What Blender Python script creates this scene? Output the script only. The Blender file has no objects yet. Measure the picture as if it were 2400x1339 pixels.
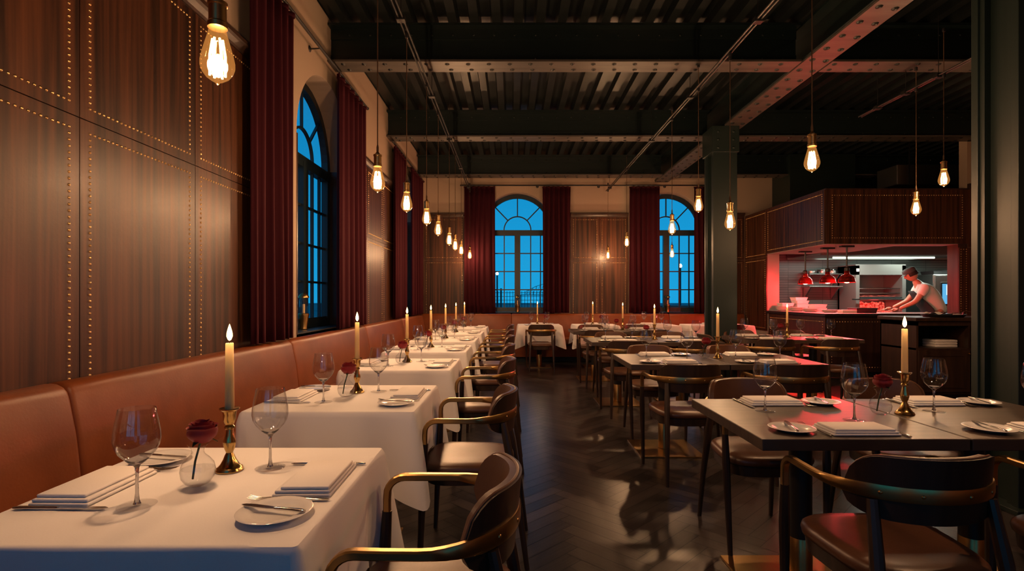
import bpy, bmesh, math, random
from mathutils import Vector, Matrix
from mathutils.geometry import tessellate_polygon
PI = math.pi
random.seed(7)
S = bpy.context.scene
COL = S.collection

# ------------------------------------------------------------------ camera, world, exposure
FPX = 1250.0
cam_d = bpy.data.cameras.new('camera')
cam = bpy.data.objects.new('camera', cam_d); COL.objects.link(cam)
cam.location = (0, 0, 1.25); cam.rotation_euler = (PI/2, 0, 0)
cam_d.sensor_width = 36; cam_d.lens = 36*FPX/2400
cam_d.shift_x = -2/2400; cam_d.shift_y = 27.5/2400
cam_d.clip_start = .02; cam_d.clip_end = 400
S.camera = cam

W = bpy.data.worlds.new('dusk_sky'); S.world = W; W.use_nodes = True
nt = W.node_tree; nt.nodes.clear()
wo = nt.nodes.new('ShaderNodeOutputWorld'); wb = nt.nodes.new('ShaderNodeBackground')
wt = nt.nodes.new('ShaderNodeTexCoord'); ws = nt.nodes.new('ShaderNodeSeparateXYZ')
wr = nt.nodes.new('ShaderNodeValToRGB')
wr.color_ramp.elements[0].position = 0.0; wr.color_ramp.elements[0].color = (.010, .33, .66, 1)
wr.color_ramp.elements[1].position = .45; wr.color_ramp.elements[1].color = (.002, .16, .40, 1)
nt.links.new(wt.outputs['Generated'], ws.inputs[0]); nt.links.new(ws.outputs['Z'], wr.inputs[0])
nt.links.new(wr.outputs[0], wb.inputs[0]); nt.links.new(wb.outputs[0], wo.inputs[0])
wb.inputs[1].default_value = 1.05

S.view_settings.view_transform = 'Standard'; S.view_settings.look = 'None'
S.view_settings.gamma = 1; S.view_settings.use_curve_mapping = False
S.view_settings.exposure = 0.18
S.cycles.max_bounces = 7; S.cycles.diffuse_bounces = 3; S.cycles.glossy_bounces = 3
S.cycles.transmission_bounces = 4; S.cycles.transparent_max_bounces = 24
S.cycles.sample_clamp_indirect = 3.0; S.cycles.caustics_reflective = False; S.cycles.caustics_refractive = False

BULB_W, CANDLE_W, HEAT_W, HOOD_W = 32.0, 4.0, 46.0, 22.0
BULB_C, FLAME_C, HEAT_C = (1, .64, .44), (1, .61, .34), (1, .04, .045)

# ------------------------------------------------------------------ materials
def mat(name, color=(.5, .5, .5), rough=.5, metal=0.0, emit=None, estr=0, coat=0, sheen=0, spec=.5, bump=None, var=None, sss=0):
    m = bpy.data.materials.new(name); m.use_nodes = True
    n = m.node_tree; b = n.nodes['Principled BSDF']
    b.inputs['Base Color'].default_value = (*color, 1); b.inputs['Roughness'].default_value = rough
    b.inputs['Metallic'].default_value = metal; b.inputs['Coat Weight'].default_value = coat
    b.inputs['Coat Roughness'].default_value = .25
    b.inputs['Sheen Weight'].default_value = sheen; b.inputs['Specular IOR Level'].default_value = spec
    if sss:
        b.inputs['Subsurface Weight'].default_value = sss; b.inputs['Subsurface Radius'].default_value = (.02, .01, .004)
    if emit:
        b.inputs['Emission Color'].default_value = (*emit, 1); b.inputs['Emission Strength'].default_value = estr
    tc = n.nodes.new('ShaderNodeTexCoord')
    if bump:
        sc, st = bump
        x = n.nodes.new('ShaderNodeTexNoise'); x.inputs['Scale'].default_value = sc; x.inputs['Detail'].default_value = 4
        n.links.new(tc.outputs['Object'], x.inputs['Vector'])
        bp = n.nodes.new('ShaderNodeBump'); bp.inputs['Strength'].default_value = st; bp.inputs['Distance'].default_value = .01
        n.links.new(x.outputs['Fac'], bp.inputs['Height']); n.links.new(bp.outputs[0], b.inputs['Normal'])
    if var:                                           # (scale xyz, second colour, contrast lo, hi)
        sc, c2, lo, hi = var
        mp = n.nodes.new('ShaderNodeMapping'); mp.inputs['Scale'].default_value = sc
        x = n.nodes.new('ShaderNodeTexNoise'); x.inputs['Scale'].default_value = 1; x.inputs['Detail'].default_value = 6
        x.inputs['Distortion'].default_value = .35
        r = n.nodes.new('ShaderNodeValToRGB')
        r.color_ramp.elements[0].position = lo; r.color_ramp.elements[0].color = (*color, 1)
        r.color_ramp.elements[1].position = hi; r.color_ramp.elements[1].color = (*c2, 1)
        n.links.new(tc.outputs['Object'], mp.inputs[0]); n.links.new(mp.outputs[0], x.inputs['Vector'])
        n.links.new(x.outputs['Fac'], r.inputs[0]); n.links.new(r.outputs[0], b.inputs['Base Color'])
    return m

def thin_glass(name, tint=(.97, .97, .97), lo=.07, hi=.9):
    m = bpy.data.materials.new(name); m.use_nodes = True
    n = m.node_tree; n.nodes.clear()
    o = n.nodes.new('ShaderNodeOutputMaterial'); mx = n.nodes.new('ShaderNodeMixShader')
    t = n.nodes.new('ShaderNodeBsdfTransparent'); g = n.nodes.new('ShaderNodeBsdfGlossy'); f = n.nodes.new('ShaderNodeLayerWeight')
    pw = n.nodes.new('ShaderNodeMath'); pw.operation = 'POWER'; pw.inputs[1].default_value = 4.5
    ma = n.nodes.new('ShaderNodeMath'); ma.operation = 'MULTIPLY_ADD'; ma.inputs[1].default_value = hi; ma.inputs[2].default_value = lo
    t.inputs[0].default_value = (*tint, 1); g.inputs['Roughness'].default_value = 0.02; f.inputs['Blend'].default_value = .5
    n.links.new(f.outputs['Facing'], pw.inputs[0]); n.links.new(pw.outputs[0], ma.inputs[0]); n.links.new(ma.outputs[0], mx.inputs[0]); n.links.new(t.outputs[0], mx.inputs[1]); n.links.new(g.outputs[0], mx.inputs[2])
    n.links.new(mx.outputs[0], o.inputs[0])
    return m

M = {}
M['walnut'] = mat('walnut panelling', (.015, .0055, .0026), .42, spec=.35, var=((26, 26, .7), (.105, .036, .014), .34, .70), bump=(60, .04), coat=.05)
M['walnut_dark'] = mat('dark walnut', (.022, .011, .007), .4, var=((20, 20, 1.2), (.05, .024, .014), .35, .7))
M['leather'] = mat('cognac leather', (.165, .042, .0105), .40, spec=.35, var=((3, 3, 3), (.24, .064, .017), .35, .7), bump=(90, .06))
M['leather_brown'] = mat('brown chair leather', (.085, .035, .018), .36, var=((6, 6, 6), (.12, .05, .025), .35, .7), bump=(140, .05))
M['piping'] = mat('leather piping', (.15, .07, .04), .35)
M['chair_wood'] = mat('chair wood', (.022, .012, .008), .38, var=((30, 30, 3), (.045, .025, .016), .35, .7))
M['brass'] = mat('aged brass', (.46, .29, .11), .30, 1.0, bump=(40, .03))
M['brass_bright'] = mat('polished brass', (.62, .40, .15), .2, 1.0)
M['nail'] = mat('brass nailhead', (.80, .55, .25), .33, 1.0)
M['table_wood'] = mat('dark stained oak', (.040, .027, .020), .36, var=((3, 40, 3), (.075, .050, .036), .35, .7), bump=(80, .03))
M['linen'] = mat('white linen', (.87, .84, .82), .85, sheen=.15, bump=(260, .03))
M['napkin'] = mat('white napkin cotton', (.84, .80, .77), .85, bump=(200, .04))
M['china'] = mat('white china', (.82, .80, .78), .14)
M['steel'] = mat('polished steel', (.62, .60, .58), .16, 1.0)
M['velvet'] = mat('burgundy velvet', (.030, .0045, .008), .9, sheen=.12, spec=.10)
M['velvet'].node_tree.nodes['Principled BSDF'].inputs['Sheen Tint'].default_value = (.7, .12, .18, 1)
M['plaster'] = mat('cream plaster', (.40, .30, .22), .9, bump=(25, .05))
M['steel_paint'] = mat('dark green steel paint', (.005, .0125, .013), .40, bump=(30, .03))
M['steel_paint_lit'] = mat('lit green steel paint', (.009, .019, .017), .42, bump=(30, .03))  # steel paint lightened, bulb light on the columns is in the colour
M['flange'] = mat('bulb-lit steel flange', (.060, .052, .046), .45, var=((2, 14, 14), (.10, .085, .075), .35, .7))  # warm bulb light on the beams' dark paint, put into the colour
M['rivet'] = mat('dark rivet', (.012, .014, .014), .4)
M['deck'] = mat('dark corrugated deck', (.007, .010, .0105), .36)
M['frame'] = mat('black window frame', (.012, .022, .028), .4)
M['black'] = mat('black metal', (.012, .012, .013), .4)
M['black_soft'] = mat('black fabric', (.01, .01, .012), .8)
M['glass'] = thin_glass('clear glass')
M['solid_glass'] = mat('solid stem glass', (1, 1, 1), .02)
M['solid_glass'].node_tree.nodes['Principled BSDF'].inputs['Transmission Weight'].default_value = 1
M['bulb_glass'] = thin_glass('amber bulb glass', (1, .84, .60), .05, .6)
_n = M['bulb_glass'].node_tree; _e = _n.nodes.new('ShaderNodeEmission'); _a = _n.nodes.new('ShaderNodeAddShader')
_e.inputs[0].default_value = (1, .42, .10, 1); _e.inputs[1].default_value = .17
_o = _n.nodes['Material Output']; _s = _o.inputs[0].links[0].from_socket
_n.links.new(_s, _a.inputs[0]); _n.links.new(_e.outputs[0], _a.inputs[1]); _n.links.new(_a.outputs[0], _o.inputs[0])
M['pane'] = thin_glass('window glass', (.93, .95, .96), .03, .5)
M['foot_glass'] = thin_glass('glass foot', (.98, .98, .98), .03, .45)
M['water'] = thin_glass('water', (.95, .96, .97), .03, .5)
M['wax'] = mat('ivory wax', (.86, .58, .25), .5, sss=.35)
M['wick'] = mat('wick', (.02, .015, .01), .9)
M['flame'] = mat('candle flame', (1, .6, .2), .5, emit=(1, .62, .22), estr=9)
M['filament'] = mat('glowing filament', (1, .6, .3), .5, emit=(1, .58, .22), estr=22)
M['rose'] = mat('red rose petals', (.22, .003, .008), .6, sheen=.05, bump=(60, .05))
M['stem'] = mat('green stem', (.03, .055, .018), .6)
M['cord'] = mat('braided cord', (.11, .06, .03), .8, bump=(400, .2))
M['plinth'] = mat('dark plinth', (.012, .02, .024), .5)
M['stainless'] = mat('stainless steel', (.42, .43, .42), .3, 1.0)
M['tile'] = mat('kitchen tile', (.10, .12, .11), .3)
M['oven_case'] = mat('oven casing', (.24, .24, .23), .42, .55)
M['oven'] = mat('oven iron', (.03, .03, .03), .45, .6)
M['ember'] = mat('oven embers', (.5, .04, .03), .8, emit=(1, .07, .05), estr=.8, var=None)
M['heat'] = mat('heat lamp bulb', (1, .2, .1), .5, emit=(1, .22, .14), estr=18)
M['copper'] = mat('red copper shade', (.62, .05, .04), .22, .85)
M['tube'] = mat('hood lamp tube', (1, 1, 1), .5, emit=(.86, 1, .84), estr=3)
M['screen'] = mat('till screen', (.1, .3, .5), .3, emit=(.10, .42, .75), estr=.9)
M['screen_white'] = mat('till screen ticket', (.8, .9, 1), .3, emit=(.6, .85, 1), estr=1.2)
M['skin'] = mat('skin', (.50, .26, .17), .5)
M['shirt'] = mat('white shirt', (.75, .74, .70), .85)
M['apron'] = mat('dark apron', (.02, .035, .04), .85)
M['hair'] = mat('dark hair', (.015, .012, .01), .7)
M['cap'] = mat('grey cap', (.06, .08, .08), .8)
M['navy'] = mat('navy glass', (.01, .02, .07), .15)
M['jamb'] = mat('pale jamb paint', (.36, .33, .28), .6)
M['pass'] = mat('brushed pass surface', (.42, .41, .40), .35)
M['paper'] = mat('cream paper', (.55, .48, .4), .8)
M['photo'] = mat('dark print', (.04, .045, .06), .5, var=((9, 9, 9), (.1, .08, .07), .4, .6))
M['ground'] = mat('outdoor paving', (.10, .12, .13), .8, var=((.5, .5, .5), (.22, .22, .22), .4, .6))
M['bridge'] = mat('haze-tinted bridge steel', (.35, .42, .42), .7)  # pale tint stands in for haze over the distance
M['brick'] = mat('outdoor brick', (.20, .13, .10), .9)
M['lamp_out'] = mat('street lamp light', (1, .9, .7), .5, emit=(1, .86, .6), estr=14)

# brushed tile lines in the kitchen
def tile_lines(m):
    n = m.node_tree; b = n.nodes['Principled BSDF']
    br = n.nodes.new('ShaderNodeTexBrick'); tc = n.nodes.new('ShaderNodeTexCoord'); sp = n.nodes.new('ShaderNodeSeparateXYZ'); cb = n.nodes.new('ShaderNodeCombineXYZ')
    n.links.new(tc.outputs['Object'], sp.inputs[0]); n.links.new(sp.outputs['X'], cb.inputs['X']); n.links.new(sp.outputs['Z'], cb.inputs['Y'])
    n.links.new(cb.outputs[0], br.inputs['Vector'])
    br.inputs['Color1'].default_value = (.075, .09, .085, 1); br.inputs['Color2'].default_value = (.10, .115, .108, 1); br.inputs['Mortar'].default_value = (.03, .035, .035, 1)
    br.inputs['Scale'].default_value = 1; br.inputs['Brick Width'].default_value = .7; br.inputs['Row Height'].default_value = .05; br.inputs['Mortar Size'].default_value = .005
    br.offset = 0
    n.links.new(br.outputs['Color'], b.inputs['Base Color'])
tile_lines(M['tile'])

# oak floor, colour per plank
def floor_mat():
    m = bpy.data.materials.new('smoked oak herringbone'); m.use_nodes = True
    n = m.node_tree; b = n.nodes['Principled BSDF']
    at = n.nodes.new('ShaderNodeAttribute'); at.attribute_name = 'plank'
    sp = n.nodes.new('ShaderNodeSeparateColor'); n.links.new(at.outputs['Color'], sp.inputs[0])
    at2 = n.nodes.new('ShaderNodeAttribute'); at2.attribute_name = 'along'
    mp = n.nodes.new('ShaderNodeMapping'); mp.inputs['Scale'].default_value = (5, 75, 1)
    x = n.nodes.new('ShaderNodeTexNoise'); x.inputs['Scale'].default_value = 1; x.inputs['Detail'].default_value = 5
    n.links.new(at2.outputs['Vector'], mp.inputs[0]); n.links.new(mp.outputs[0], x.inputs['Vector'])
    ad = n.nodes.new('ShaderNodeMath'); ad.operation = 'MULTIPLY_ADD'; ad.inputs[1].default_value = .62
    n.links.new(sp.outputs[0], ad.inputs[0]); 
    sc = n.nodes.new('ShaderNodeMath'); sc.operation = 'MULTIPLY'; sc.inputs[1].default_value = .62
    n.links.new(x.outputs['Fac'], sc.inputs[0]); n.links.new(sc.outputs[0], ad.inputs[2])
    r = n.nodes.new('ShaderNodeValToRGB')
    r.color_ramp.elements[0].position = .25; r.color_ramp.elements[0].color = (.0075, .0072, .0075, 1)
    r.color_ramp.elements[1].position = 1.0; r.color_ramp.elements[1].color = (.050, .041, .039, 1)
    n.links.new(ad.outputs[0], r.inputs[0]); n.links.new(r.outputs[0], b.inputs['Base Color'])
    bp = n.nodes.new('ShaderNodeBump'); bp.inputs['Strength'].default_value = .12; bp.inputs['Distance'].default_value = .004
    n.links.new(x.outputs['Fac'], bp.inputs['Height']); n.links.new(bp.outputs[0], b.inputs['Normal'])
    b.inputs['Roughness'].default_value = .29
    return m
M['floor'] = floor_mat()

# ------------------------------------------------------------------ mesh building helpers
def lerp(a, b, t): return a + (b-a)*t
class MB:
    def __init__(s): s.v = []; s.f = []
    def add(s, vs, fs):
        o = len(s.v); s.v += [tuple(v) for v in vs]; s.f += [tuple(i+o for i in f) for f in fs]; return s
    def box(s, x0, x1, y0, y1, z0, z1, bev=0):
        if bev:
            bm = bmesh.new(); bmesh.ops.create_cube(bm, size=1)
            for v in bm.verts:
                v.co = Vector(((x0+x1)/2+v.co.x*(x1-x0), (y0+y1)/2+v.co.y*(y1-y0), (z0+z1)/2+v.co.z*(z1-z0)))
            bmesh.ops.bevel(bm, geom=list(bm.edges), offset=bev, segments=2, profile=.5, affect='EDGES')
            s.frombm(bm); return s
        vs = [(x, y, z) for x in (x0, x1) for y in (y0, y1) for z in (z0, z1)]
        return s.add(vs, [(0, 1, 3, 2), (4, 6, 7, 5), (0, 4, 5, 1), (2, 3, 7, 6), (0, 2, 6, 4), (1, 5, 7, 3)])
    def frombm(s, bm):
        bm.verts.index_update()
        s.add([v.co[:] for v in bm.verts], [[v.index for v in f.verts] for f in bm.faces]); bm.free()
    def lathe(s, prof, seg=24, c=(0, 0, 0), caps=True, sx=1, sy=1, rot=0):
        vs = []; fs = []
        n = len(prof)
        for r, z in prof:
            for k in range(seg):
                a = 2*PI*k/seg+rot
                vs.append((c[0]+r*sx*math.cos(a), c[1]+r*sy*math.sin(a), c[2]+z))
        for i in range(n-1):
            for k in range(seg):
                k2 = (k+1) % seg
                fs.append((i*seg+k, i*seg+k2, (i+1)*seg+k2, (i+1)*seg+k))
        if caps:
            if prof[0][0] > 1e-5: fs.append(tuple(range(seg-1, -1, -1)))
            if prof[-1][0] > 1e-5: fs.append(tuple((n-1)*seg+k for k in range(seg)))
        return s.add(vs, fs)
    def tube(s, pts, rad, seg=8, caps=True, flat=None):
        pts = [Vector(p) for p in pts]; n = len(pts)
        if not isinstance(rad, (list, tuple)): rad = [rad]*n
        vs = []; fs = []
        t0 = (pts[1]-pts[0]).normalized()
        ref = Vector((0, 0, 1)) if abs(t0.z) < .9 else Vector((1, 0, 0))
        nn = (ref - t0*ref.dot(t0)).normalized()
        for i, p in enumerate(pts):
            t = (pts[min(i+1, n-1)]-pts[max(i-1, 0)]).normalized()
            nn = (nn - t*nn.dot(t)).normalized(); bb = t.cross(nn)
            for k in range(seg):
                a = 2*PI*k/seg
                vs.append(p+nn*(rad[i]*math.cos(a))+bb*(rad[i]*math.sin(a)))
        for i in range(n-1):
            for k in range(seg):
                k2 = (k+1) % seg
                fs.append((i*seg+k, i*seg+k2, (i+1)*seg+k2, (i+1)*seg+k))
        if caps: fs += [tuple(range(seg-1, -1, -1)), tuple((n-1)*seg+k for k in range(seg))]
        return s.add(vs, fs)
    def sweep(s, pts, lat, w, h, ch=.3):
        """rectangular (chamfered) section: w along the lateral vector, h along lateral x tangent"""
        pts = [Vector(p) for p in pts]; n = len(pts); vs = []; fs = []
        pro = [(-1, -1+ch), (-1, 1-ch), (-1+ch, 1), (1-ch, 1), (1, 1-ch), (1, -1+ch), (1-ch, -1), (-1+ch, -1)]
        for i, p in enumerate(pts):
            t = (pts[min(i+1, n-1)]-pts[max(i-1, 0)]).normalized()
            l = Vector(lat[i]).normalized(); l = (l-t*l.dot(t)).normalized(); u = l.cross(t)
            ww = w[i] if isinstance(w, list) else w
            hh = h[i] if isinstance(h, list) else h
            for a, b in pro: vs.append(p+l*(a*ww/2)+u*(b*hh/2))
        for i in range(n-1):
            for k in range(8):
                k2 = (k+1) % 8
                fs.append((i*8+k, i*8+k2, (i+1)*8+k2, (i+1)*8+k))
        fs += [tuple(range(7, -1, -1)), tuple((n-1)*8+k for k in range(8))]
        return s.add(vs, fs)
    def layers(s, rings, caps=True):
        n = len(rings[0]); vs = [v for r in rings for v in r]; fs = []
        for i in range(len(rings)-1):
            for k in range(n):
                k2 = (k+1) % n
                fs.append((i*n+k, i*n+k2, (i+1)*n+k2, (i+1)*n+k))
        if caps: fs += [tuple(range(n-1, -1, -1)), tuple((len(rings)-1)*n+k for k in range(n))]
        return s.add(vs, fs)
    def grid(s, fn, nu, nv):
        vs = [fn(i/nu, j/nv) for i in range(nu+1) for j in range(nv+1)]
        fs = [(i*(nv+1)+j, (i+1)*(nv+1)+j, (i+1)*(nv+1)+j+1, i*(nv+1)+j+1) for i in range(nu) for j in range(nv)]
        return s.add(vs, fs)
    def dome(s, p, nrm, r, hgt=.6, seg=8):
        p = Vector(p); nrm = Vector(nrm); a = nrm.orthogonal().normalized(); b = nrm.cross(a)
        vs = []; fs = []
        for q, (rr, hh) in enumerate(((1, 0), (.75, .62), (.35, .95))):
            for k in range(seg):
                an = 2*PI*k/seg
                vs.append(p+(a*math.cos(an)+b*math.sin(an))*(r*rr)+nrm*(r*hgt*hh))
        vs.append(p+nrm*(r*hgt))
        for q in range(2):
            for k in range(seg):
                k2 = (k+1) % seg; fs.append((q*seg+k, q*seg+k2, (q+1)*seg+k2, (q+1)*seg+k))
        for k in range(seg): fs.append((2*seg+k, 2*seg+(k+1) % seg, 3*seg))
        return s.add(vs, fs)
    def prism(s, poly, fn, d0, d1):
        """poly in 2D, fn(u,v,d)->xyz"""
        n = len(poly)
        vs = [fn(u, v, d0) for u, v in poly]+[fn(u, v, d1) for u, v in poly]
        fs = [tuple(range(n)), tuple(range(2*n-1, n-1, -1))]+[(k, (k+1) % n, n+(k+1) % n, n+k) for k in range(n)]
        return s.add(vs, fs)
    def ribbon(s, pts, width, fn, d0, d1, closed=False):
        n = len(pts); L = []; R = []
        for i, (u, v) in enumerate(pts):
            if closed: a = pts[i-1]; b = pts[(i+1) % n]
            else: a = pts[max(i-1, 0)]; b = pts[min(i+1, n-1)]
            tx, ty = b[0]-a[0], b[1]-a[1]; l = math.hypot(tx, ty); nx, ny = -ty/l, tx/l
            k = 1
            if 0 < i < n-1 or closed:
                e0 = (u-a[0], v-a[1]); l0 = math.hypot(*e0); c = abs((-e0[1]/l0)*nx+(e0[0]/l0)*ny); k = 1/max(c, .5)
            L.append((u+nx*width/2*k, v+ny*width/2*k)); R.append((u-nx*width/2*k, v-ny*width/2*k))
        vs = []; fs = []
        for i in range(n): vs += [fn(*L[i], d0), fn(*R[i], d0), fn(*R[i], d1), fn(*L[i], d1)]
        m = n if closed else n-1
        for i in range(m):
            j = (i+1) % n
            for k in range(4): fs.append((i*4+k, i*4+(k+1) % 4, j*4+(k+1) % 4, j*4+k))
        if not closed: fs += [(3, 2, 1, 0), tuple((n-1)*4+k for k in range(4))]
        return s.add(vs, fs)
    def mesh(s, name, m, smooth=True, recalc=True, ang=35):
        me = bpy.data.meshes.new(name); me.from_pydata(s.v, [], s.f)
        if recalc:
            bm = bmesh.new(); bm.from_mesh(me); bmesh.ops.recalc_face_normals(bm, faces=bm.faces); bm.to_mesh(me); bm.free()
        if m: me.materials.append(m)
        if smooth:
            me.shade_smooth()
            try: me.set_sharp_from_angle(angle=math.radians(ang))
            except Exception: pass
        me.update()
        return me

def part(name, mb, m, parent=None, label=None, smooth=True, kind=None, loc=None, recalc=True, ang=35):
    o = bpy.data.objects.new(name, mb.mesh(name, M[m] if isinstance(m, str) else m, smooth, recalc, ang)); COL.objects.link(o)
    if parent: o.parent = parent
    if loc: o.location = loc
    if label: o['label'] = label
    if kind: o['kind'] = kind
    return o
def tag(o, label, cat, group=None):
    o['label'] = label; o['category'] = cat
    if group: o['group'] = group
    return o
def thing(name, label, cat, loc=(0, 0, 0), rz=0, group=None):
    o = bpy.data.objects.new(name, None); COL.objects.link(o)
    o.empty_display_size = .05; o.location = loc; o.rotation_euler = (0, 0, rz)
    return tag(o, label, cat, group)
def struct(name, mb, m, parent=None, smooth=True, recalc=True):
    o = part(name, mb, m, parent, smooth=smooth, recalc=recalc)
    if not parent: o['kind'] = 'structure'
    return o
def struct_root(name):
    o = bpy.data.objects.new(name, None); COL.objects.link(o); o['kind'] = 'structure'; return o
KIDS = {}
def kids(o):
    if o.name not in KIDS: KIDS[o.name] = list(o.children)
    return KIDS[o.name]
def dup(o, parent=None):
    c = o.copy(); COL.objects.link(c)
    if parent: c.parent = parent
    kk = kids(o)
    for ch in kk: dup(ch, c)
    KIDS[c.name] = []
    return c
class Kind:
    """first call uses the prototype itself, later calls copy it"""
    def __init__(s, build, group): s.build = build; s.group = group; s.proto = None
    def __call__(s, loc, rz, label):
        if s.proto is None:
            s.proto = s.build(); o = s.proto
        else:
            if s.proto.name not in KIDS or not KIDS[s.proto.name]: kids_deep(s.proto)
            o = dup(s.proto)
        o.location = loc; o.rotation_euler = (0, 0, rz); o['label'] = label; o['group'] = s.group
        return o
def kids_deep(o):
    KIDS[o.name] = list(o.children)
    for c in o.children: kids_deep(c)

# ------------------------------------------------------------------ the room shell
XL, YB, ZC, YF, XR = -1.85, 10.9, 4.0, -1.5, 8.2
KX, KY, KXE = 4.75, 8.1, 6.76          # kitchen corner, front, end of its opening
KROOM = 9.6                            # kitchen right side

def make_floor():
    bm_v = []; bm_f = []; rnd = []; uv = []
    w = .092; n = 5; c = math.cos(PI/4)*w
    def pt(a, b): return ((a-b)*c, (a+b)*c)
    x0, x1, y0, y1 = XL-.35, KROOM, YF, YB+.1
    for m_ in range(-14, 16):
        for k in range(-40, 160):
            for hv in (0, 1):
                if hv == 0: a0, b0, da, db = k+2*n*m_, k, n, 1
                else: a0, b0, da, db = k-1+2*n*m_, k, 1, n
                cx, cy = pt(a0+da/2, b0+db/2)
                if not (x0-.1 < cx < x1+.1 and y0-.1 < cy < y1+.1): continue
                g = .020
                cs = [(a0+g, b0+g), (a0+da-g, b0+g), (a0+da-g, b0+db-g), (a0+g, b0+db-g)]
                o = len(bm_v)
                for q in cs:
                    p = pt(*q); bm_v.append((min(max(p[0], x0), x1), min(max(p[1], y0), y1), 0))
                bm_f.append((o, o+1, o+2, o+3)); r = random.random(); rnd.append(r)
                off = random.random()*20
                L_, W_ = n*w, w
                uv.append([(off, off), (off+L_, off), (off+L_, off+W_), (off, off+W_)] if hv == 0 else [(off, off+W_), (off, off), (off+L_, off), (off+L_, off+W_)])
    me = bpy.data.meshes.new('floor'); me.from_pydata(bm_v, [], bm_f); me.materials.append(M['floor'])
    ca = me.color_attributes.new('plank', 'FLOAT_COLOR', 'CORNER'); va = me.attributes.new('along', 'FLOAT_VECTOR', 'CORNER')
    for i, p in enumerate(me.polygons):
        for q, li in enumerate(p.loop_indices):
            ca.data[li].color = (rnd[i], rnd[i], rnd[i], 1); va.data[li].vector = (*uv[i][q], 0)
    o = bpy.data.objects.new('floor', me); COL.objects.link(o); o['kind'] = 'structure'
    b = MB().box(x0, x1, y0, y1, -.12, -.0015); g = part('floor_base', b, 'plinth', o)
make_floor()

# ceiling: corrugated deck, ribs along the room
def make_ceiling():
    pts = []; x = XL-.1; p = .218
    while x < KROOM:
        pts += [(x, ZC-.005), (x+.085, ZC-.005), (x+.105, ZC+.07), (x+p-.02, ZC+.07)]; x += p
    mb = MB(); n = len(pts)
    vs = [(u, YF-.3, z) for u, z in pts]+[(u, YB+.2, z) for u, z in pts]
    mb.add(vs, [(i, i+1, n+i+1, n+i) for i in range(n-1)])
    mb.box(XL-.4, KROOM+.1, YF-.3, YB+.2, ZC+.075, ZC+.15)
    struct('ceiling', mb, 'deck', smooth=False, recalc=False)
make_ceiling()

# arched openings
def arch_pts(uc, hw, zs, zb, n=24):
    return [(uc-hw, zb), (uc+hw, zb)]+[(uc+hw*math.cos(PI*k/n), zs+hw*math.sin(PI*k/n)) for k in range(n+1)]
def wall_with_arches(name, P, u0, u1, z0, z1, ops, thick, m='plaster'):
    outer = [(u0, z0), (u1, z0), (u1, z1), (u0, z1)]
    polys = [outer]+[arch_pts(*o) for o in ops]
    flat = [q for pl in polys for q in pl]
    tris = tessellate_polygon([[Vector((a, b, 0)) for a, b in pl] for pl in polys])
    mb = MB(); n = len(flat)
    mb.add([P(u, z, 0) for u, z in flat]+[P(u, z, thick) for u, z in flat], [tuple(t) for t in tris]+[tuple(i+n for i in t) for t in tris])
    for o in ops:                                # plastered head of the reveal
        a = arch_pts(*o)[2:]
        vs = [P(u, z, d) for u, z in a for d in (0, thick)]
        mb.add(vs, [(2*i, 2*i+1, 2*i+3, 2*i+2) for i in range(len(a)-1)])
    w = struct(name, mb, m, smooth=False, recalc=False)
    for o in ops:                                # panelled jambs and sill
        uc, hw, zs, zb = o; rv = MB()
        for sgn in (-1, 1):
            u = uc+sgn*hw
            pl = [(u, zb), (u-sgn*.02, zb), (u-sgn*.02, zs), (u, zs)]
            rv.prism(pl, P, -.004, thick)
        part('reveal_panel', rv, 'walnut_dark', w, smooth=False)
        sl = MB().prism([(uc-hw, zb-.03), (uc+hw, zb-.03), (uc+hw, zb+.012), (uc-hw, zb+.012)], P, .0, thick)
        part('window_sill', sl, 'frame', w, smooth=False)
    return w
WN = [0]
def make_window(P, uc, hw, zs, zb, d):
    WN[0] += 1
    root = struct_root('window_%d' % WN[0])
    f = MB(); hw -= .02; zt = zs-.07
    out = arch_pts(uc, hw-.035, zs, zb+.05)
    f.ribbon(out, .075, P, d-.035, d+.035, closed=True)
    f.ribbon([(uc-hw, zt), (uc+hw, zt)], .11, P, d-.04, d+.04)                      # transom
    f.ribbon([(uc, zb+.04), (uc, zt)], .12, P, d-.045, d+.04)                          # meeting stiles
    part('window_frame', f, 'frame', root, smooth=False)
    b = MB(); bw = .022
    for sg in (-1, 1):
        for x in (.275, .48):
            b.ribbon([(uc+sg*x, zb+.05), (uc+sg*x, zt)], bw, P, d-.015, d+.015)
    for k in range(1, 4):
        z = lerp(zb+.10, zt-.05, k/4)
        b.ribbon([(uc-hw+.05, z), (uc+hw-.05, z)], bw, P, d-.014, d+.014)
    b.ribbon([(uc-hw+.05, zb+.085), (uc+hw-.05, zb+.085)], .05, P, d-.03, d+.03)
    r = .28; c0 = zs-.01
    b.ribbon([(uc+r*math.cos(PI*k/20), c0+r*math.sin(PI*k/20)) for k in range(21)], bw, P, d-.015, d+.015)
    for a in (45, 90, 135):
        a = math.radians(a)
        b.ribbon([(uc+r*math.cos(a), c0+r*math.sin(a)), (uc+(hw-.05)*math.cos(a), zs+(hw-.05)*math.sin(a))], bw, P, d-.013, d+.013)
    part('glazing_bars', b, 'frame', root, smooth=False)
    g = MB(); a = arch_pts(uc, hw-.03, zs, zb+.05)
    g.add([P(u, z, d) for u, z in a], [tuple(range(len(a)))])
    part('window_pane', g, 'pane', root, smooth=False)
    return root

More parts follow.
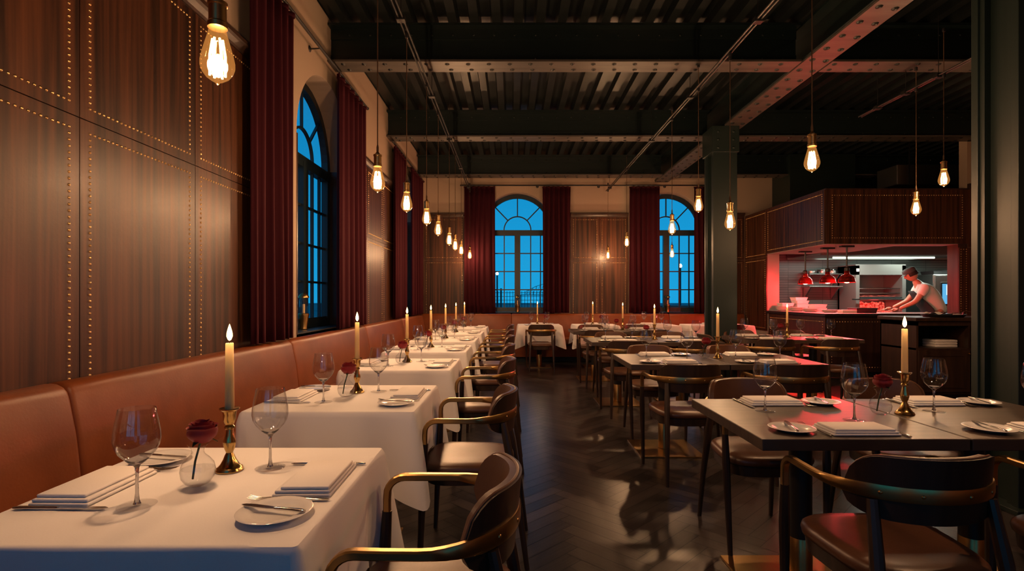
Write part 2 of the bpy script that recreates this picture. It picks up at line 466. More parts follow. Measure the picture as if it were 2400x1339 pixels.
PL = lambda u, z, d: (XL-d, u, z)
PB = lambda u, z, d: (u, YB+d, z)
PF = lambda u, z, d: (u, YF-d, z)
ZS, ZB, HW = 2.66, .93, .74
left_ops = [(5.30, HW, ZS, ZB), (9.30, HW, ZS, ZB)]
back_ops = [(.096, HW, ZS, ZB), (3.19, HW, ZS, ZB)]
front_ops = [(-.66, 1.13, 2.5, .25), (1.95, .8, 2.5, .25)]
wall_with_arches('wall_left', PL, YF-.3, YB+.3, 0, ZC+.1, left_ops, .3)
wall_with_arches('wall_back', PB, XL-.3, 5.3, 0, ZC+.1, back_ops, .3)
wall_with_arches('wall_front', PF, XL-.3, KROOM, 0, ZC+.1, front_ops, .3)
for o in left_ops: make_window(PL, *o, .25)
for o in back_ops: make_window(PB, *o, .22)
for o in front_ops: make_window(PF, *o, .22)
struct('wall_right', MB().box(XR, XR+.15, YF, KY, 0, ZC), 'plaster', smooth=False)
struct('wall_kitchen_back', MB().box(5.3, KROOM, YB, YB+.2, 0, ZC), 'steel_paint_lit', smooth=False)
struct('wall_kitchen_right', MB().box(KROOM, KROOM+.1, KY, YB+.2, 0, ZC), 'plaster', smooth=False)
struct('wall_kitchen_front', MB().box(KXE+.14, KROOM, KY, KY+.15, 0, ZC), 'plaster', smooth=False)

# ------------------------------------------------------------------ panelling with nailheads
TN = [0]
def trim_name():
    TN[0] += 1; return 'trim_%d' % TN[0]
def nail_rect(mb, P, u0, u1, z0, z1, d, nrm, sp=.0265, r=.0066, seg=8):
    def run(a, b, n, skip):
        for i in range(skip, n+1-skip):
            t = i/n
            mb.dome(P(lerp(a[0], b[0], t), lerp(a[1], b[1], t), d), nrm, r, .7, seg)
    nu = max(2, round((u1-u0)/sp)); nz = max(2, round((z1-z0)/sp))
    run((u0, z0), (u1, z0), nu, 0); run((u0, z1), (u1, z1), nu, 0)
    run((u0, z0), (u0, z1), nz, 1); run((u1, z0), (u1, z1), nz, 1)
def panel_bay(P, nrm, u0, u1, rows, th=.028, inset=.054, m='walnut', sp=.0265, r=.0066, seg=8, name=None):
    root = struct_root(name or trim_name())
    nb = MB()
    for z0, z1 in rows:
        b = MB()
        g = .0022
        b.prism([(u0+g, z0+g), (u1-g, z0+g), (u1-g, z1-g), (u0+g, z1-g)], P, 0, -th)
        part('panel', b, m, root, smooth=False)
        nail_rect(nb, P, u0+inset, u1-inset, z0+inset, z1-inset, -th, nrm, sp, r, seg)
    nh = part('nailhead_trim', nb, 'nail', root, 'row of small brass nailheads')
    return root
ROWS = [(.62, 2.006), (2.006, 2.885)]
NL, NB_ = (1, 0, 0), (0, -1, 0)
for a, b in ((-.22, .60), (.60, 1.42), (1.42, 2.243), (2.243, 3.06), (3.06, 3.82)): panel_bay(PL, NL, a, b, ROWS)
for a, b in ((6.08, 6.68), (6.68, 7.48), (7.48, 8.29), (10.14, 10.87)): panel_bay(PL, NL, a, b, ROWS, seg=6)
for a, b in ((XL+.03, -.98), (1.18, 1.765), (1.765, 2.35), (4.1, KX-.03)): panel_bay(PB, NB_, a, b, ROWS, seg=6, sp=.033, r=.008)
def moulding(P, u0, u1, z=2.885):
    mb = MB(); prof = [(0, 0), (-.035, 0), (-.04, .015), (-.06, .04), (-.075, .05), (-.075, .075), (-.05, .085), (0, .085)]
    vs = [P(u, z+dz, d) for u in (u0, u1) for d, dz in prof]; n = len(prof)
    mb.add(vs, [(k, (k+1) % n, n+(k+1) % n, n+k) for k in range(n)]+[tuple(range(n)), tuple(range(2*n-1, n-1, -1))])
    struct(trim_name(), mb, 'walnut_dark', smooth=False)
moulding(PL, -.22, 3.84); moulding(PL, 6.08, 8.31); moulding(PL, 10.14, 10.87)
moulding(PB, XL+.03, -.98); moulding(PB, 1.18, 2.35); moulding(PB, 4.1, KX-.03)

# ------------------------------------------------------------------ steelwork
ZBM = 3.6
def rivet_rows(mb, a, b, fixed, z, axis, offs, sp=.21, r=.018):
    n = int((b-a)/sp)
    for i in range(n+1):
        for j, o in enumerate(offs):
            t = a+i*sp+(j % 2)*sp*.12
            p = (t, fixed+o, z) if axis == 'x' else (fixed+o, t, z)
            mb.dome(p, (0, 0, -1), r, .55, 8)
def cross_beam(y, x0, x1):
    root = struct_root('ceiling_beam')
    w = MB()
    w.box(x0, x1, y-.008, y+.008, ZBM+.02, ZC-.03)
    w.box(x0, x1, y-.115, y+.115, ZC-.03, ZC-.006)
    for s in (-1, 1):                                     # riveted angles top and bottom
        w.box(x0, x1, y+s*.01, y+s*.10, ZBM+.02, ZBM+.034); w.box(x0, x1, y+s*.008, y+s*.022, ZBM+.02, ZBM+.11)
        w.box(x0, x1, y+s*.008, y+s*.022, ZC-.13, ZC-.03)
    k = x0+.1
    while k < x1:
        for zz in (ZBM+.075, ZC-.085): w.dome((k, y-.022, zz), (0, -1, 0), .014, .55, 6)
        k += .21
    part('web', w, 'steel_paint', root, smooth=False)
    f = MB(); f.box(x0, x1, y-.125, y+.125, ZBM, ZBM+.02)
    part('flange', f, 'flange', root, smooth=False)
    rv = MB(); rivet_rows(rv, x0+.05, x1-.05, y, ZBM, 'x', (-.066, .066), .21, .025); part('rivets', rv, 'rivet', root, kind='stuff')
BX0, BX1 = 2.90, 3.17                                       # the long beam over the columns
for y in (.45, 2.92, 5.44, 7.92, 10.38):
    cross_beam(y, XL-.12, BX0-.02); cross_beam(y, BX1+.02, XR+1.2)
def long_beam():
    root = struct_root('ceiling_beam'); w = MB(); xc = (BX0+BX1)/2; a, b = YF, YB
    w.box(xc-.01, xc+.01, a, b, ZBM+.02, ZC-.03); w.box(BX0, BX1, a, b, ZC-.03, ZC-.006)
    for s in (-1, 1):
        w.box(xc+s*.01, xc+s*.12, a, b, ZBM+.02, ZBM+.035); w.box(xc+s*.01, xc+s*.026, a, b, ZBM+.02, ZBM+.12)
    w.tube([(BX0+.01, a, ZBM+.035), (BX0+.01, b, ZBM+.035)], .016, 8)
    part('web', w, 'steel_paint', root, smooth=False)
    f = MB().box(BX0, BX1, a, b, ZBM, ZBM+.02); part('flange', f, 'flange', root, smooth=False)
    rv = MB(); rivet_rows(rv, a+.05, b-.05, xc, ZBM, 'y', (-.075, .075), .24, .030); part('rivets', rv, 'rivet', root, kind='stuff')
long_beam()
def column(x0, x1, y0, y1):
    root = struct_root('steel_column'); c = MB(); zt = ZBM
    c.box(x0, x1, y0, y0+.05, 0, zt, .004); c.box(x0, x1, y1-.05, y1, 0, zt, .004)
    c.box(x0+.05, x1-.05, y0+.05, y1-.05, 0, zt)
    for s in (0, 1):
        ya = y0+.05 if s == 0 else y1-.085
        c.box(x0+.012, x0+.06, ya, ya+.035, 0, zt); c.box(x1-.06, x1-.012, ya, ya+.035, 0, zt)
    part('shaft', c, 'steel_paint_lit', root, smooth=False)
    k = MB().box(x0-.02, x1+.02, y0-.025, y1+.025, zt-.36, zt-.002, .004)
    for xx in (x0+.06, x1-.06):
        for zz in (zt-.30, zt-.19, zt-.08): k.dome((xx, y0-.025, zz), (0, -1, 0), .02, .55)
    part('cap_plate', k, 'steel_paint_lit', root, smooth=False)
    b = MB().box(x0-.05, x1+.05, y0-.05, y1+.05, 0, .03, .004); part('base_plate', b, 'steel_paint_lit', root, smooth=False)
column(2.75, 3.08, 7.32, 7.66)
column(2.92, 3.25, 3.08, 3.40)

# ------------------------------------------------------------------ curtains and rods
def curtain(P, u0, u1, label, zt=3.46, zb=.93, d=-.105, folds=6):
    root = thing('curtain', label, 'curtain', P((u0+u1)/2, zb, d), 0, 'burgundy velvet curtains')
    base = Vector(root.location); mb = MB()
    ph = random.random()*6; nz = 14; nu = folds*12
    def fn(a, b):
        u = lerp(u0, u1, a); z = lerp(zb, zt, b)
        amp = lerp(.034, .024, b)
        w = math.sin(2*PI*folds*a+ph+.25*math.sin(3*b))
        w = math.copysign(abs(w)**.7, w)
        amp *= .8+.45*math.sin(7*a+ph*2)*(1-.6*b)
        uu = u+.010*math.sin(4*PI*folds*a)*(1-b)+.022*(1-b)*math.sin(9*a+ph)+.006*math.sin(23*a+2*b)
        return Vector(P(uu, z, d+amp*w))-base
    mb.grid(fn, nu, nz)
    o = part('drape', mb, 'velvet', root, recalc=False, ang=180)
    so = o.modifiers.new('thick', 'SOLIDIFY'); so.thickness = .004
    hd = MB()
    def fh(a, b):
        u = lerp(u0, u1, a); w = math.sin(2*PI*folds*a+ph+.25*math.sin(3)); w = math.copysign(abs(w)**.7, w)
        return Vector(P(u, zt-.002+b*.035, d+.0255*w))-base
    hd.grid(fh, nu, 1); h = part('pleated_heading', hd, 'velvet', root, recalc=False, ang=180)
    so = h.modifiers.new('thick', 'SOLIDIFY'); so.thickness = .006
    return root
curtain(PL, 3.56, 4.28, 'burgundy velvet curtain at the near side of the first left window')
curtain(PL, 5.30, 6.28, 'burgundy velvet curtain at the far side of the first left window')
curtain(PL, 7.85, 8.72, 'narrow burgundy curtain at the near side of the farther left window')
curtain(PL, 9.15, 10.3, 'burgundy curtain at the far left window, next to the room corner')
curtain(PB, -.985, -.36, 'burgundy curtain hanging left of the first back wall window')
curtain(PB, .595, 1.17, 'burgundy curtain hanging right of the first back wall window')
curtain(PB, 2.36, 2.97, 'burgundy curtain hanging left of the second back wall window')
curtain(PB, 3.67, 4.22, 'burgundy curtain right of the second back window, partly behind the green column')
def rod(P, u0, u1, label, z=3.515, d=-.105, br=()):
    root = thing('curtain_rod', label, 'curtain rod', P((u0+u1)/2, z, d), 0); base = Vector(root.location)
    q = lambda *a: Vector(P(*a))-base
    part('pole', MB().tube([q(u0, z, d), q(u1, z, d)], .014, 10), 'black', root)
    for u in br:
        b = MB().tube([q(u, z, d), q(u, z-.005, -.01)], .007, 8); b.dome(q(u, z-.005, -.002), Vector(P(0, 0, -1))-Vector(P(0, 0, 0)), .03, .4, 12)
        part('bracket', b, 'black', root)
    for u in (u0, u1): part('finial', MB().lathe([(0, -.02), (.016, -.012), (.02, 0), (.016, .012), (0, .02)], 10, q(u, z, d)), 'black', root)
rod(PL, 3.5, 6.4, 'black curtain rod over the first arched window on the left wall', br=(3.9, 4.85, 5.9))
rod(PL, 7.75, 10.45, 'black curtain rod over the farther window on the left wall', br=(8.2, 9.3, 10.2))
rod(PB, -1.05, 4.3, 'long black curtain rod across the back wall above both windows', br=(-.9, .5, 1.75, 3.1, 4.1))

# ------------------------------------------------------------------ banquettes
def banquette(P, u0, u1, label):
    """P(u,z,d) with d measured from the wall into the room negative"""
    root = thing('banquette', label, 'bench seat', P((u0+u1)/2, 0, 0), 0, 'cognac leather banquette sections'); base = Vector(root.location)
    q = lambda u, z, d: Vector(P(u, z, d))-base
    def ext(prof, a, b, ro):
        mb = MB(); n = len(prof); cx = sum(p[0] for p in prof)/n; cz = sum(p[1] for p in prof)/n
        st = [(a, .90), (a+ro*.3, .96), (a+ro, 1.0)]
        m = max(2, int((b-a)/.35))
        st += [(lerp(a+ro, b-ro, k/m), 1.0) for k in range(1, m)]
        st += [(b-ro, 1.0), (b-ro*.3, .96), (b, .90)]
        rings = [[q(u, cz+(z-cz)*lerp(1, s, 1), cx+(d-cx)*s) for d, z in prof] for u, s in st]
        return mb.layers(rings)
    def rounded(pts, r=.03, k=4):
        out = []; n = len(pts)
        for i in range(n):
            p = Vector(pts[i]); a = (Vector(pts[i-1])-p); b = (Vector(pts[(i+1) % n])-p); rr = min(r, a.length*.45, b.length*.45)
            a = p+a.normalized()*rr; b = p+b.normalized()*rr
            for j in range(k+1):
                t = j/k; out.append(tuple(a*(1-t)**2+p*2*t*(1-t)+b*t*t))
        return out
    back = rounded([(-.003, .40), (-.003, .915), (-.125, .92), (-.165, .72), (-.20, .40)], .05)
    seat = rounded([(-.14, .33), (-.14, .452), (-.66, .462), (-.68, .33)], .035)
    part('backrest', ext(back, u0+.002, u1-.002, .02), 'leather', root, ang=60)
    part('seat', ext(seat, u0+.002, u1-.002, .02), 'leather', root, ang=60)
    bs = MB(); bs.prism([(u0, .10), (u1, .10), (u1, .335), (u0, .335)], q, -.02, -.63); part('front_panel', bs, 'leather', root, smooth=False)
    kk = MB(); kk.prism([(u0, 0), (u1, 0), (u1, .10), (u0, .10)], q, -.02, -.55); part('plinth', kk, 'plinth', root, smooth=False)
    return root
for a, b, l in ((-1.4, -.02, 'tan leather banquette section behind the camera on the left wall'),
                (-.02, 2.07, 'nearest tan leather banquette section on the left wall'),
                (2.07, 4.16, 'second tan leather banquette section on the left, behind the nearest burning candle'),
                (4.16, 6.25, 'tan leather banquette section below the first arched left window'),
                (6.25, 8.34, 'tan leather banquette section below the panelling between the left windows'),
                (8.34, 10.19, 'farthest tan leather banquette section on the left wall')):
    banquette(PL, a, b, l)
for a, b, l in ((XL, -.03, 'tan leather corner banquette section on the back wall at left'),
                (-.03, 1.56, 'tan leather banquette section below the first back window'),
                (1.56, 3.16, 'tan leather banquette section below the back wall panelling and second window'),
                (3.16, 4.68, 'tan leather banquette section on the back wall, partly behind the column')):
    banquette(PB, max(a, XL+.005), b, l)

# ------------------------------------------------------------------ tables
TZ = .75
def pedestal_table(w, d, label, name='dining_table', round_left=False, base=.5, bx=0, by=.06, top='table_wood'):
    def build():
        root = thing(name, label, 'table')
        t = MB()
        if round_left:
            r = .09; pl = [(w/2, -d/2), (w/2, d/2)]
            pl += [(-w/2+r+r*math.cos(PI/2+PI/2*k/6), d/2-r+r*math.sin(PI/2+PI/2*k/6)) for k in range(7)]
            pl += [(-w/2+r+r*math.cos(PI+PI/2*k/6), -d/2+r+r*math.sin(PI+PI/2*k/6)) for k in range(7)]
            t.prism(pl, lambda u, v, z: (u, v, z), TZ-.042, TZ)
        else: t.box(-w/2, w/2, -d/2, d/2, TZ-.042, TZ, .003)
        part('tabletop', t, top, root, smooth=False)
        part('column', MB().lathe([(.046, .20), (.046, TZ-.045)], 24, (bx, by, 0)), 'black', root)
        part('brass_sleeve', MB().lathe([(.044, .012), (.047, .014), (.047, .215), (.044, .22)], 24, (bx, by, 0)), 'brass', root, 'brushed brass sleeve')
        part('base_plate', MB().box(bx-base/2, bx+base/2, by-base/2, by+base/2, 0, .012, .002), 'brass', root, 'flat brass base plate', smooth=False)
        part('top_bracket', MB().box(bx-.16, bx+.16, by-.16, by+.16, TZ-.05, TZ-.042), 'black', root, smooth=False)
        return root
    return build
mk_dark = Kind(pedestal_table(.732, .745, ''), 'dark wood pedestal tables')
mk_clothed = Kind(pedestal_table(.74, .68, '', base=.42, by=0), 'tables under white cloths')
mk_round = Kind(pedestal_table(.68, .745, '', round_left=True), 'dark wood tables beside the kitchen counter')

def cloth_mesh(w, d, drop, seed):
    rnd = random.Random(seed); mb = MB(); r = .012
    ring = []
    def side(x0, y0, x1, y1, nx, ny, n):
        L = math.hypot(x1-x0, y1-y0)
        for k in range(n):
            t = k/n
            ring.append((lerp(x0, x1, t), lerp(y0, y1, t), nx, ny, min(t, 1-t)*L, 0))
    def corner(cx, cy, a0, n=8):
        for k in range(n):
            a = a0+PI/2*k/n; ring.append((cx+r*math.cos(a), cy+r*math.sin(a), math.cos(a), math.sin(a), 0, 1-abs(k/n-.5)*2))
    hw, hd = w/2, d/2; n = 34
    corner(hw-r, -hd+r, -PI/2); side(hw, -hd+r, hw, hd-r, 1, 0, n)
    corner(hw-r, hd-r, 0); side(hw-r, hd, -hw+r, hd, 0, 1, n)
    corner(-hw+r, hd-r, PI/2); side(-hw, hd-r, -hw, -hd+r, -1, 0, n)
    corner(-hw+r, -hd+r, PI); side(-hw+r, -hd, hw-r, -hd, 0, -1, n)
    N = len(ring); rows = []
    ph = [rnd.random()*6 for _ in range(4)]
    steps = [(0, 0), (.004, .001), (.010, .005)]+[(None, t) for t in (.06, .15, .27, .4, .55, .7, .85, 1)]
    inner = []
    for k, (x, y, nx, ny, dist, cn) in enumerate(ring):
        inner.append((x*.97, y*.97, TZ+.0035))
    rows.append(inner)
    rows.append([(x, y, TZ+.003) for x, y, *_ in ring])
    for t in (.008, .03, .09, .18, .3, .42, .55, .7, .85, 1):
        row = []
        for k, (x, y, nx, ny, dist, cn) in enumerate(ring):
            c = math.exp(-(dist/.075)**2)                      # how near a corner
            dr = drop*(1+.50*max(0, 1-dist/.24)**1.15)
            if cn: dr = drop*1.52
            out = .006+t*(.014+.075*c-.030*math.exp(-((dist-.16)/.06)**2))
            out = min(out, .006*t/.03+.0005) if t < .03 else out
            out += t*t*.011*math.sin(dist*26+ph[k*4//N])*(1-c)
            if x < -hw*.9: dr = min(dr, .275); out = min(out, .02+.008*t)
            if cn or c > .0:
                dx, dy = math.copysign(.7071, x), math.copysign(.7071, y); k2 = (.9*t if cn else .75*t*max(0, 1-dist/.12))
                if x < -hw*.9: k2 = 0
                nx, ny = nx+(dx-nx)*k2, ny+(dy-ny)*k2
            row.append((x+nx*out, y+ny*out, TZ+.003-dr*t*(1-.02*c)))
        rows.append(row)
    mb.layers(rows, caps=False)
    # flat top
    o = len(mb.v); mb.v.append((0, 0, TZ+.0035))
    for k in range(N): mb.f.append((k, (k+1) % N, o))
    return mb
def tablecloth(w, d, drop, loc, label, seed, rz=0):
    o = part('tablecloth', cloth_mesh(w, d, drop, seed), 'linen', None, recalc=True, ang=50)
    o.location = loc; o.rotation_euler = (0, 0, rz)
    return tag(o, label, 'tablecloth', 'white linen tablecloths')

# ------------------------------------------------------------------ chair
def build_chair():
    root = thing('armchair', '', 'chair')
    # brass arm and back band
    pts = []; lat = []
    a, b = .252, .215
    half = []
    half.append(((.247, .196, .575), (1, 0, 0))); half.append(((.247, .196, .625), (1, 0, 0)))
    for k in range(1, 7):
        t = PI/2*k/6; half.append(((.247+.003*k/6, .196-.055*(1-math.cos(t)), .635+.055*math.sin(t)), (1, 0, 0)))
    half.append(((.252, .08, .690), (1, 0, 0)))
    for k in range(0, 13):
        t = PI/2*k/12; half.append(((a*math.cos(t), -.0-b*math.sin(t), .690), (math.cos(t)/a, -math.sin(t)/b, 0)))
    other = [((-p[0], p[1], p[2]), (-l[0], l[1], l[2])) for p, l in half[:-1]]
    path = half+other[::-1]
    n = len(path)
    wd = []; ht = []
    for (p, l) in path:
        wd.append(.024 if p[1] > -.02 else lerp(.024, .012, min(1, (-.02-p[1])/.12))); ht.append(.022 if p[1] > -.02 else lerp(.022, .042, min(1, (-.02-p[1])/.12)))
    band = MB().sweep([p for p, l in path], [l for p, l in path], wd, ht, .35)
    for t in (-.9, -.35, .35, .9):
        th = PI/2+t*.75; px, py = a*math.cos(th), -b*math.sin(th); nv = Vector((math.cos(th)/a, -math.sin(th)/b, 0)).normalized()
        band.dome(Vector((px, py, .690))+nv*.006, nv, .006, .5, 8)
    part('arm_band', band, 'brass', root, 'curved brass arm rail')
    # legs
    for s in (-1, 1):
        part('leg', MB().tube([(s*.232, .222, 0), (s*.238, .214, .2), (s*.245, .203, .45), (s*.247, .196, .585)], [.0115, .015, .019, .015], 10), 'chair_wood', root)
    for s in (-1, 1):
        part('leg', MB().tube([(s*.205, -.268, 0), (s*.196, -.235, .25), (s*.182, -.19, .50), (s*.172, -.155, .665)], [.0115, .016, .020, .016], 10), 'chair_wood', root)
    # seat
    def outline(sc, z):
        out = []
        for k in range(40):
            t = 2*PI*k/40; c, s_ = math.cos(t), math.sin(t); e = .55
            x = math.copysign(abs(c)**e, c); y = math.copysign(abs(s_)**e, s_)
            wx = lerp(.20, .232, (y+1)/2)
            out.append((x*wx*sc, .012+y*.218*sc, z))
        return out
    st = MB().layers([outline(.90, .428), outline(.985, .434), outline(1.0, .448), outline(.985, .464), outline(.93, .474), outline(.75, .478), outline(.4, .474), outline(.05, .472)])
    part('seat', st, 'leather_brown', root, ang=60)
    fr = MB().layers([outline(.86, .375), outline(.93, .38), outline(.95, .43)]); part('seat_frame', fr, 'chair_wood', root, ang=50)
    # curved back
    A, B, TH = .236, .198, .030
    def back_pt(s, v, off):
        th = s*math.radians(64); aa = abs(s)
        zt = .795-.105*(1-math.sqrt(max(0, 1-(max(0, aa-.62)/.38)**2)))-.006*s*s
        zb = .605+.012*s*s+.055*(1-math.sqrt(max(0, 1-(max(0, aa-.5)/.5)**2)))
        z = lerp(zb, zt, v)
        return ((A+off)*math.sin(th), -(B+off)*math.cos(th)-.10*(z-.66), z)
    def shell(o0, o1):
        mb = MB(); nu, nv = 28, 8
        i0 = len(mb.v)
        for off in (o0, o1):
            for i in range(nu+1):
                for j in range(nv+1): mb.v.append(back_pt(-1+2*i/nu, j/nv, off))
        m_ = (nu+1)*(nv+1); ix = lambda i, j, k: k*m_+i*(nv+1)+j
        for k in (0, 1):
            for i in range(nu):
                for j in range(nv): mb.f.append((ix(i, j, k), ix(i+1, j, k), ix(i+1, j+1, k), ix(i, j+1, k)))
        for i in range(nu):
            for j in (0, nv): mb.f.append((ix(i, j, 0), ix(i+1, j, 0), ix(i+1, j, 1), ix(i, j, 1)))
        for j in range(nv):
            for i in (0, nu): mb.f.append((ix(i, j, 0), ix(i, j+1, 0), ix(i, j+1, 1), ix(i, j, 1)))
        return mb
    part('backrest', shell(-.020, .002), 'leather_brown', root, ang=50)
    part('back_shell', shell(.003, .013), 'walnut_dark', root, 'dark wood outer shell of the back', ang=50)
    pp = [back_pt(-1+2*i/30, 1.0, .002) for i in range(31)]
    pp = [back_pt(-1, .0+.25*k, .002) for k in range(4)]+pp+[back_pt(1, .75-.25*k, .002) for k in range(4)]
    part('piping', MB().tube(pp, .0042, 6), 'piping', root)
    return root
mk_chair = Kind(build_chair, 'brown leather armchairs with brass rails')

# ------------------------------------------------------------------ tableware
def build_glass():
    root = thing('wine_glass', '', 'wine glass')
    bowl = [(.004, .098), (.014, .103), (.026, .112), (.038, .125), (.046, .140), (.0495, .156), (.0485, .175), (.0450, .198), (.0410, .218), (.0385, .231)]
    bowl = bowl+[(r-.0012, z+.0005) for r, z in bowl[::-1]]
    part('bowl', MB().lathe(bowl, 28, caps=False), 'glass', root, ang=60)
    part('stem', MB().lathe([(.0085, .004), (.0055, .012), (.0038, .03), (.0036, .075), (.0048, .090), (.009, .0975), (.018, .1035), (.024, .1095), (.020, .1085), (.008, .1045), (0, .1035)], 20), 'solid_glass', root, ang=60)
    part('foot', MB().lathe([(0, .0035), (.010, .0042), (.028, .0028), (.040, .0018), (.0415, .0008), (.0405, 0), (0, 0)], 28, caps=False), 'foot_glass', root, ang=60)
    return root
mk_glass = Kind(build_glass, 'wine glasses on the dining tables')
def build_plate():
    o = part('side_plate', MB().lathe([(0, 0), (.046, 0), (.05, .002), (.066, .008), (.081, .0125), (.0822, .0137), (.080, .0148), (.062, .0115), (.052, .0068), (.045, .0055), (0, .0055)], 40), 'china', ang=50)
    return tag(o, '', 'plate')
mk_plate = Kind(build_plate, 'white side plates')
def build_napkin():
    mb = MB()
    for k, (a, b, z) in enumerate(((.122, .072, .0003), (.120, .070, .0083), (.116, .064, .0163))):
        x0 = -.122; y0 = -.070+k*.003
        mb.box(x0+k*.004, x0+2*a-k*.002, y0, y0+2*b-.004*k, z, z+.0078, .0037)
    o = part('napkin', mb, 'napkin', ang=60)
    return tag(o, '', 'napkin')
mk_napkin = Kind(build_napkin, 'folded white napkins')
def build_knife(L=.215):
    def f():
        root = thing('table_knife', '', 'knife'); h = L*.47
        hp = [(0, -L/2, .004), (0, -L/2+.012, .0045), (0, -L/2+h*.5, .0045), (0, -L/2+h*.9, .004), (0, -L/2+h, .004)]
        part('handle', MB().sweep(hp, [(1, 0, 0)]*5, [.008, .012, .009, .0075, .008], [.005, .007, .006, .006, .005], .5), 'steel', root, ang=60)
        y0 = -L/2+h-.002
        pl = [(-.005, y0), (.005, y0), (.007, y0+.02), (.0085, L/2-.03), (.006, L/2-.008), (.0, L/2), (-.006, L/2-.012), (-.0068, y0+.02)]
        part('blade', MB().prism(pl, lambda u, v, d: (u, v, d), .003, .0048), 'steel', root, smooth=False)
        return root
    return f
mk_knife = Kind(build_knife(.22), 'steel table knives')
mk_bknife = Kind(build_knife(.165), 'butter knives on the side plates')
def build_fork():
    root = thing('table_fork', '', 'fork'); L = .195
    hp = [(0, -L/2, .004), (0, -L/2+.012, .0042), (0, -.04, .0055), (0, .01, .010), (0, .03, .009), (0, .05, .005)]
    part('handle', MB().sweep(hp, [(1, 0, 0)]*6, [.009, .013, .008, .006, .010, .021], [.004, .005, .005, .004, .003, .002], .5), 'steel', root, ang=60)
    t = MB()
    for k in range(4):
        x = -.009+.006*k; t.tube([(x, .047, .0052), (x, .062, .0042), (x, .08, .006), (x, L/2, .0105)], [.0018, .0016, .0014, .0007], 6)
    part('tines', t, 'steel', root)
    return root
mk_fork = Kind(build_fork, 'steel table forks')
def build_candlestick():
    root = thing('candlestick', '', 'candle holder')
    part('base', MB().lathe([(0, 0), (.036, 0), (.037, .004), (.034, .010), (.030, .012), (.024, .020), (.017, .033), (.012, .046)], 28), 'brass_bright', root)
    part('stem', MB().lathe([(.012, .045), (.009, .052), (.013, .062), (.0165, .075), (.017, .084), (.012, .102), (.0095, .118), (.014, .121), (.014, .126), (.009, .131)], 24), 'brass_bright', root)
    part('cup', MB().lathe([(.009, .13), (.013, .136), (.0165, .145), (.017, .160), (.019, .170), (.0265, .176), (.0265, .179), (.014, .177), (0, .176)], 24), 'brass_bright', root)
    return root
mk_stick = Kind(build_candlestick, 'brass candlesticks')
def build_candle():
    root = thing('candle', '', 'candle')
    part('wax', MB().lathe([(.0125, 0), (.0125, .02), (.0108, .186), (.0095, .188), (.006, .1865), (0, .186)], 20), 'wax', root, ang=60)
    wk = part('wick', MB().tube([(0, 0, .185), (.001, 0, .198)], .001, 6), 'wick', root)
    part('flame', MB().lathe([(0, .194), (.0045, .198), (.0078, .207), (.0074, .217), (.0045, .229), (.0018, .238), (0, .243)], 12), 'flame', root)
    L = bpy.data.lights.new('candle_light', 'POINT'); L.energy = CANDLE_W; L.color = FLAME_C; L.shadow_soft_size = .009
    l = bpy.data.objects.new('candle_light', L); COL.objects.link(l); l.parent = root; l.location = (0, 0, .225)
    return root
mk_candle = Kind(build_candle, 'lit ivory taper candles')
def build_vase():
    root = thing('bud_vase', '', 'vase')
    p = [(0, .001), (.018, .001), (.030, .008), (.039, .022), (.042, .040), (.038, .058), (.027, .072), (.017, .082), (.0145, .090), (.017, .100), (.0255, .108)]
    part('glass_body', MB().lathe(p, 28, caps=False), 'glass', root, ang=180)
    part('water', MB().lathe([(0, .004), (.018, .004), (.029, .010), (.0375, .023), (.0405, .040), (.0395, .046), (0, .046)], 28), 'water', root, ang=50)
    return root
mk_vase = Kind(build_vase, 'small round glass bud vases')
def build_rose():
    root = thing('rose', '', 'flower')
    part('stem', MB().tube([(-.016, .004, .012), (-.008, .002, .06), (.004, 0, .10), (.012, 0, .128)], .0028, 8), 'stem', root)
    for a in (.6, 2.4, 4.6):
        lf = MB(); c, s = math.cos(a), math.sin(a)
        lf.grid(lambda i, j: (.012+c*(.006+.03*i)-s*(j-.5)*.016*math.sin(PI*min(max(i, .03), .97)), s*(.006+.03*i)+c*(j-.5)*.016*math.sin(PI*min(max(i, .03), .97)), .118-.012*i*i+.004*abs(j-.5)), 6, 4)
        part('leaf', lf, 'stem', root, recalc=False)
    hd = MB(); cz = .112; rnd = random.Random(3)
    for n, R, H, tilt in ((3, .010, .056, 0), (4, .017, .058, .6), (5, .025, .056, 1.1), (5, .032, .052, .3), (5, .037, .046, .9)):
        for k in range(n):
            a0 = tilt+2*PI*k/n+rnd.uniform(-.12, .12); wa = PI/n*1.5; hh = H*rnd.uniform(.92, 1.05)
            def fn(i, j, a0=a0, R=R, wa=wa, hh=hh):
                u = (i-.5)*2; a = a0+u*wa*(.6+.4*math.sin(PI*min(j*.6+.15, .6)))
                rr = R*(.30+.70*math.sin(min(1.25, .18+j*1.5)*PI/2))*(1-.06*u*u)+R*.12*max(0, j-.82)*3.5
                z = cz+hh*j*(1-.10*u*u*j)-R*.30*max(0, j-.80)*2
                return (.012+rr*math.cos(a), rr*math.sin(a), z)
            hd.grid(fn, 8, 8)
    hd.lathe([(0, 0), (.010, .003), (.016, .012), (.010, .02), (0, .022)], 14, (.012, 0, cz))
    part('bloom', hd, 'rose', root, recalc=False, ang=180)
    return root
mk_rose = Kind(build_rose, 'red roses in bud vases')

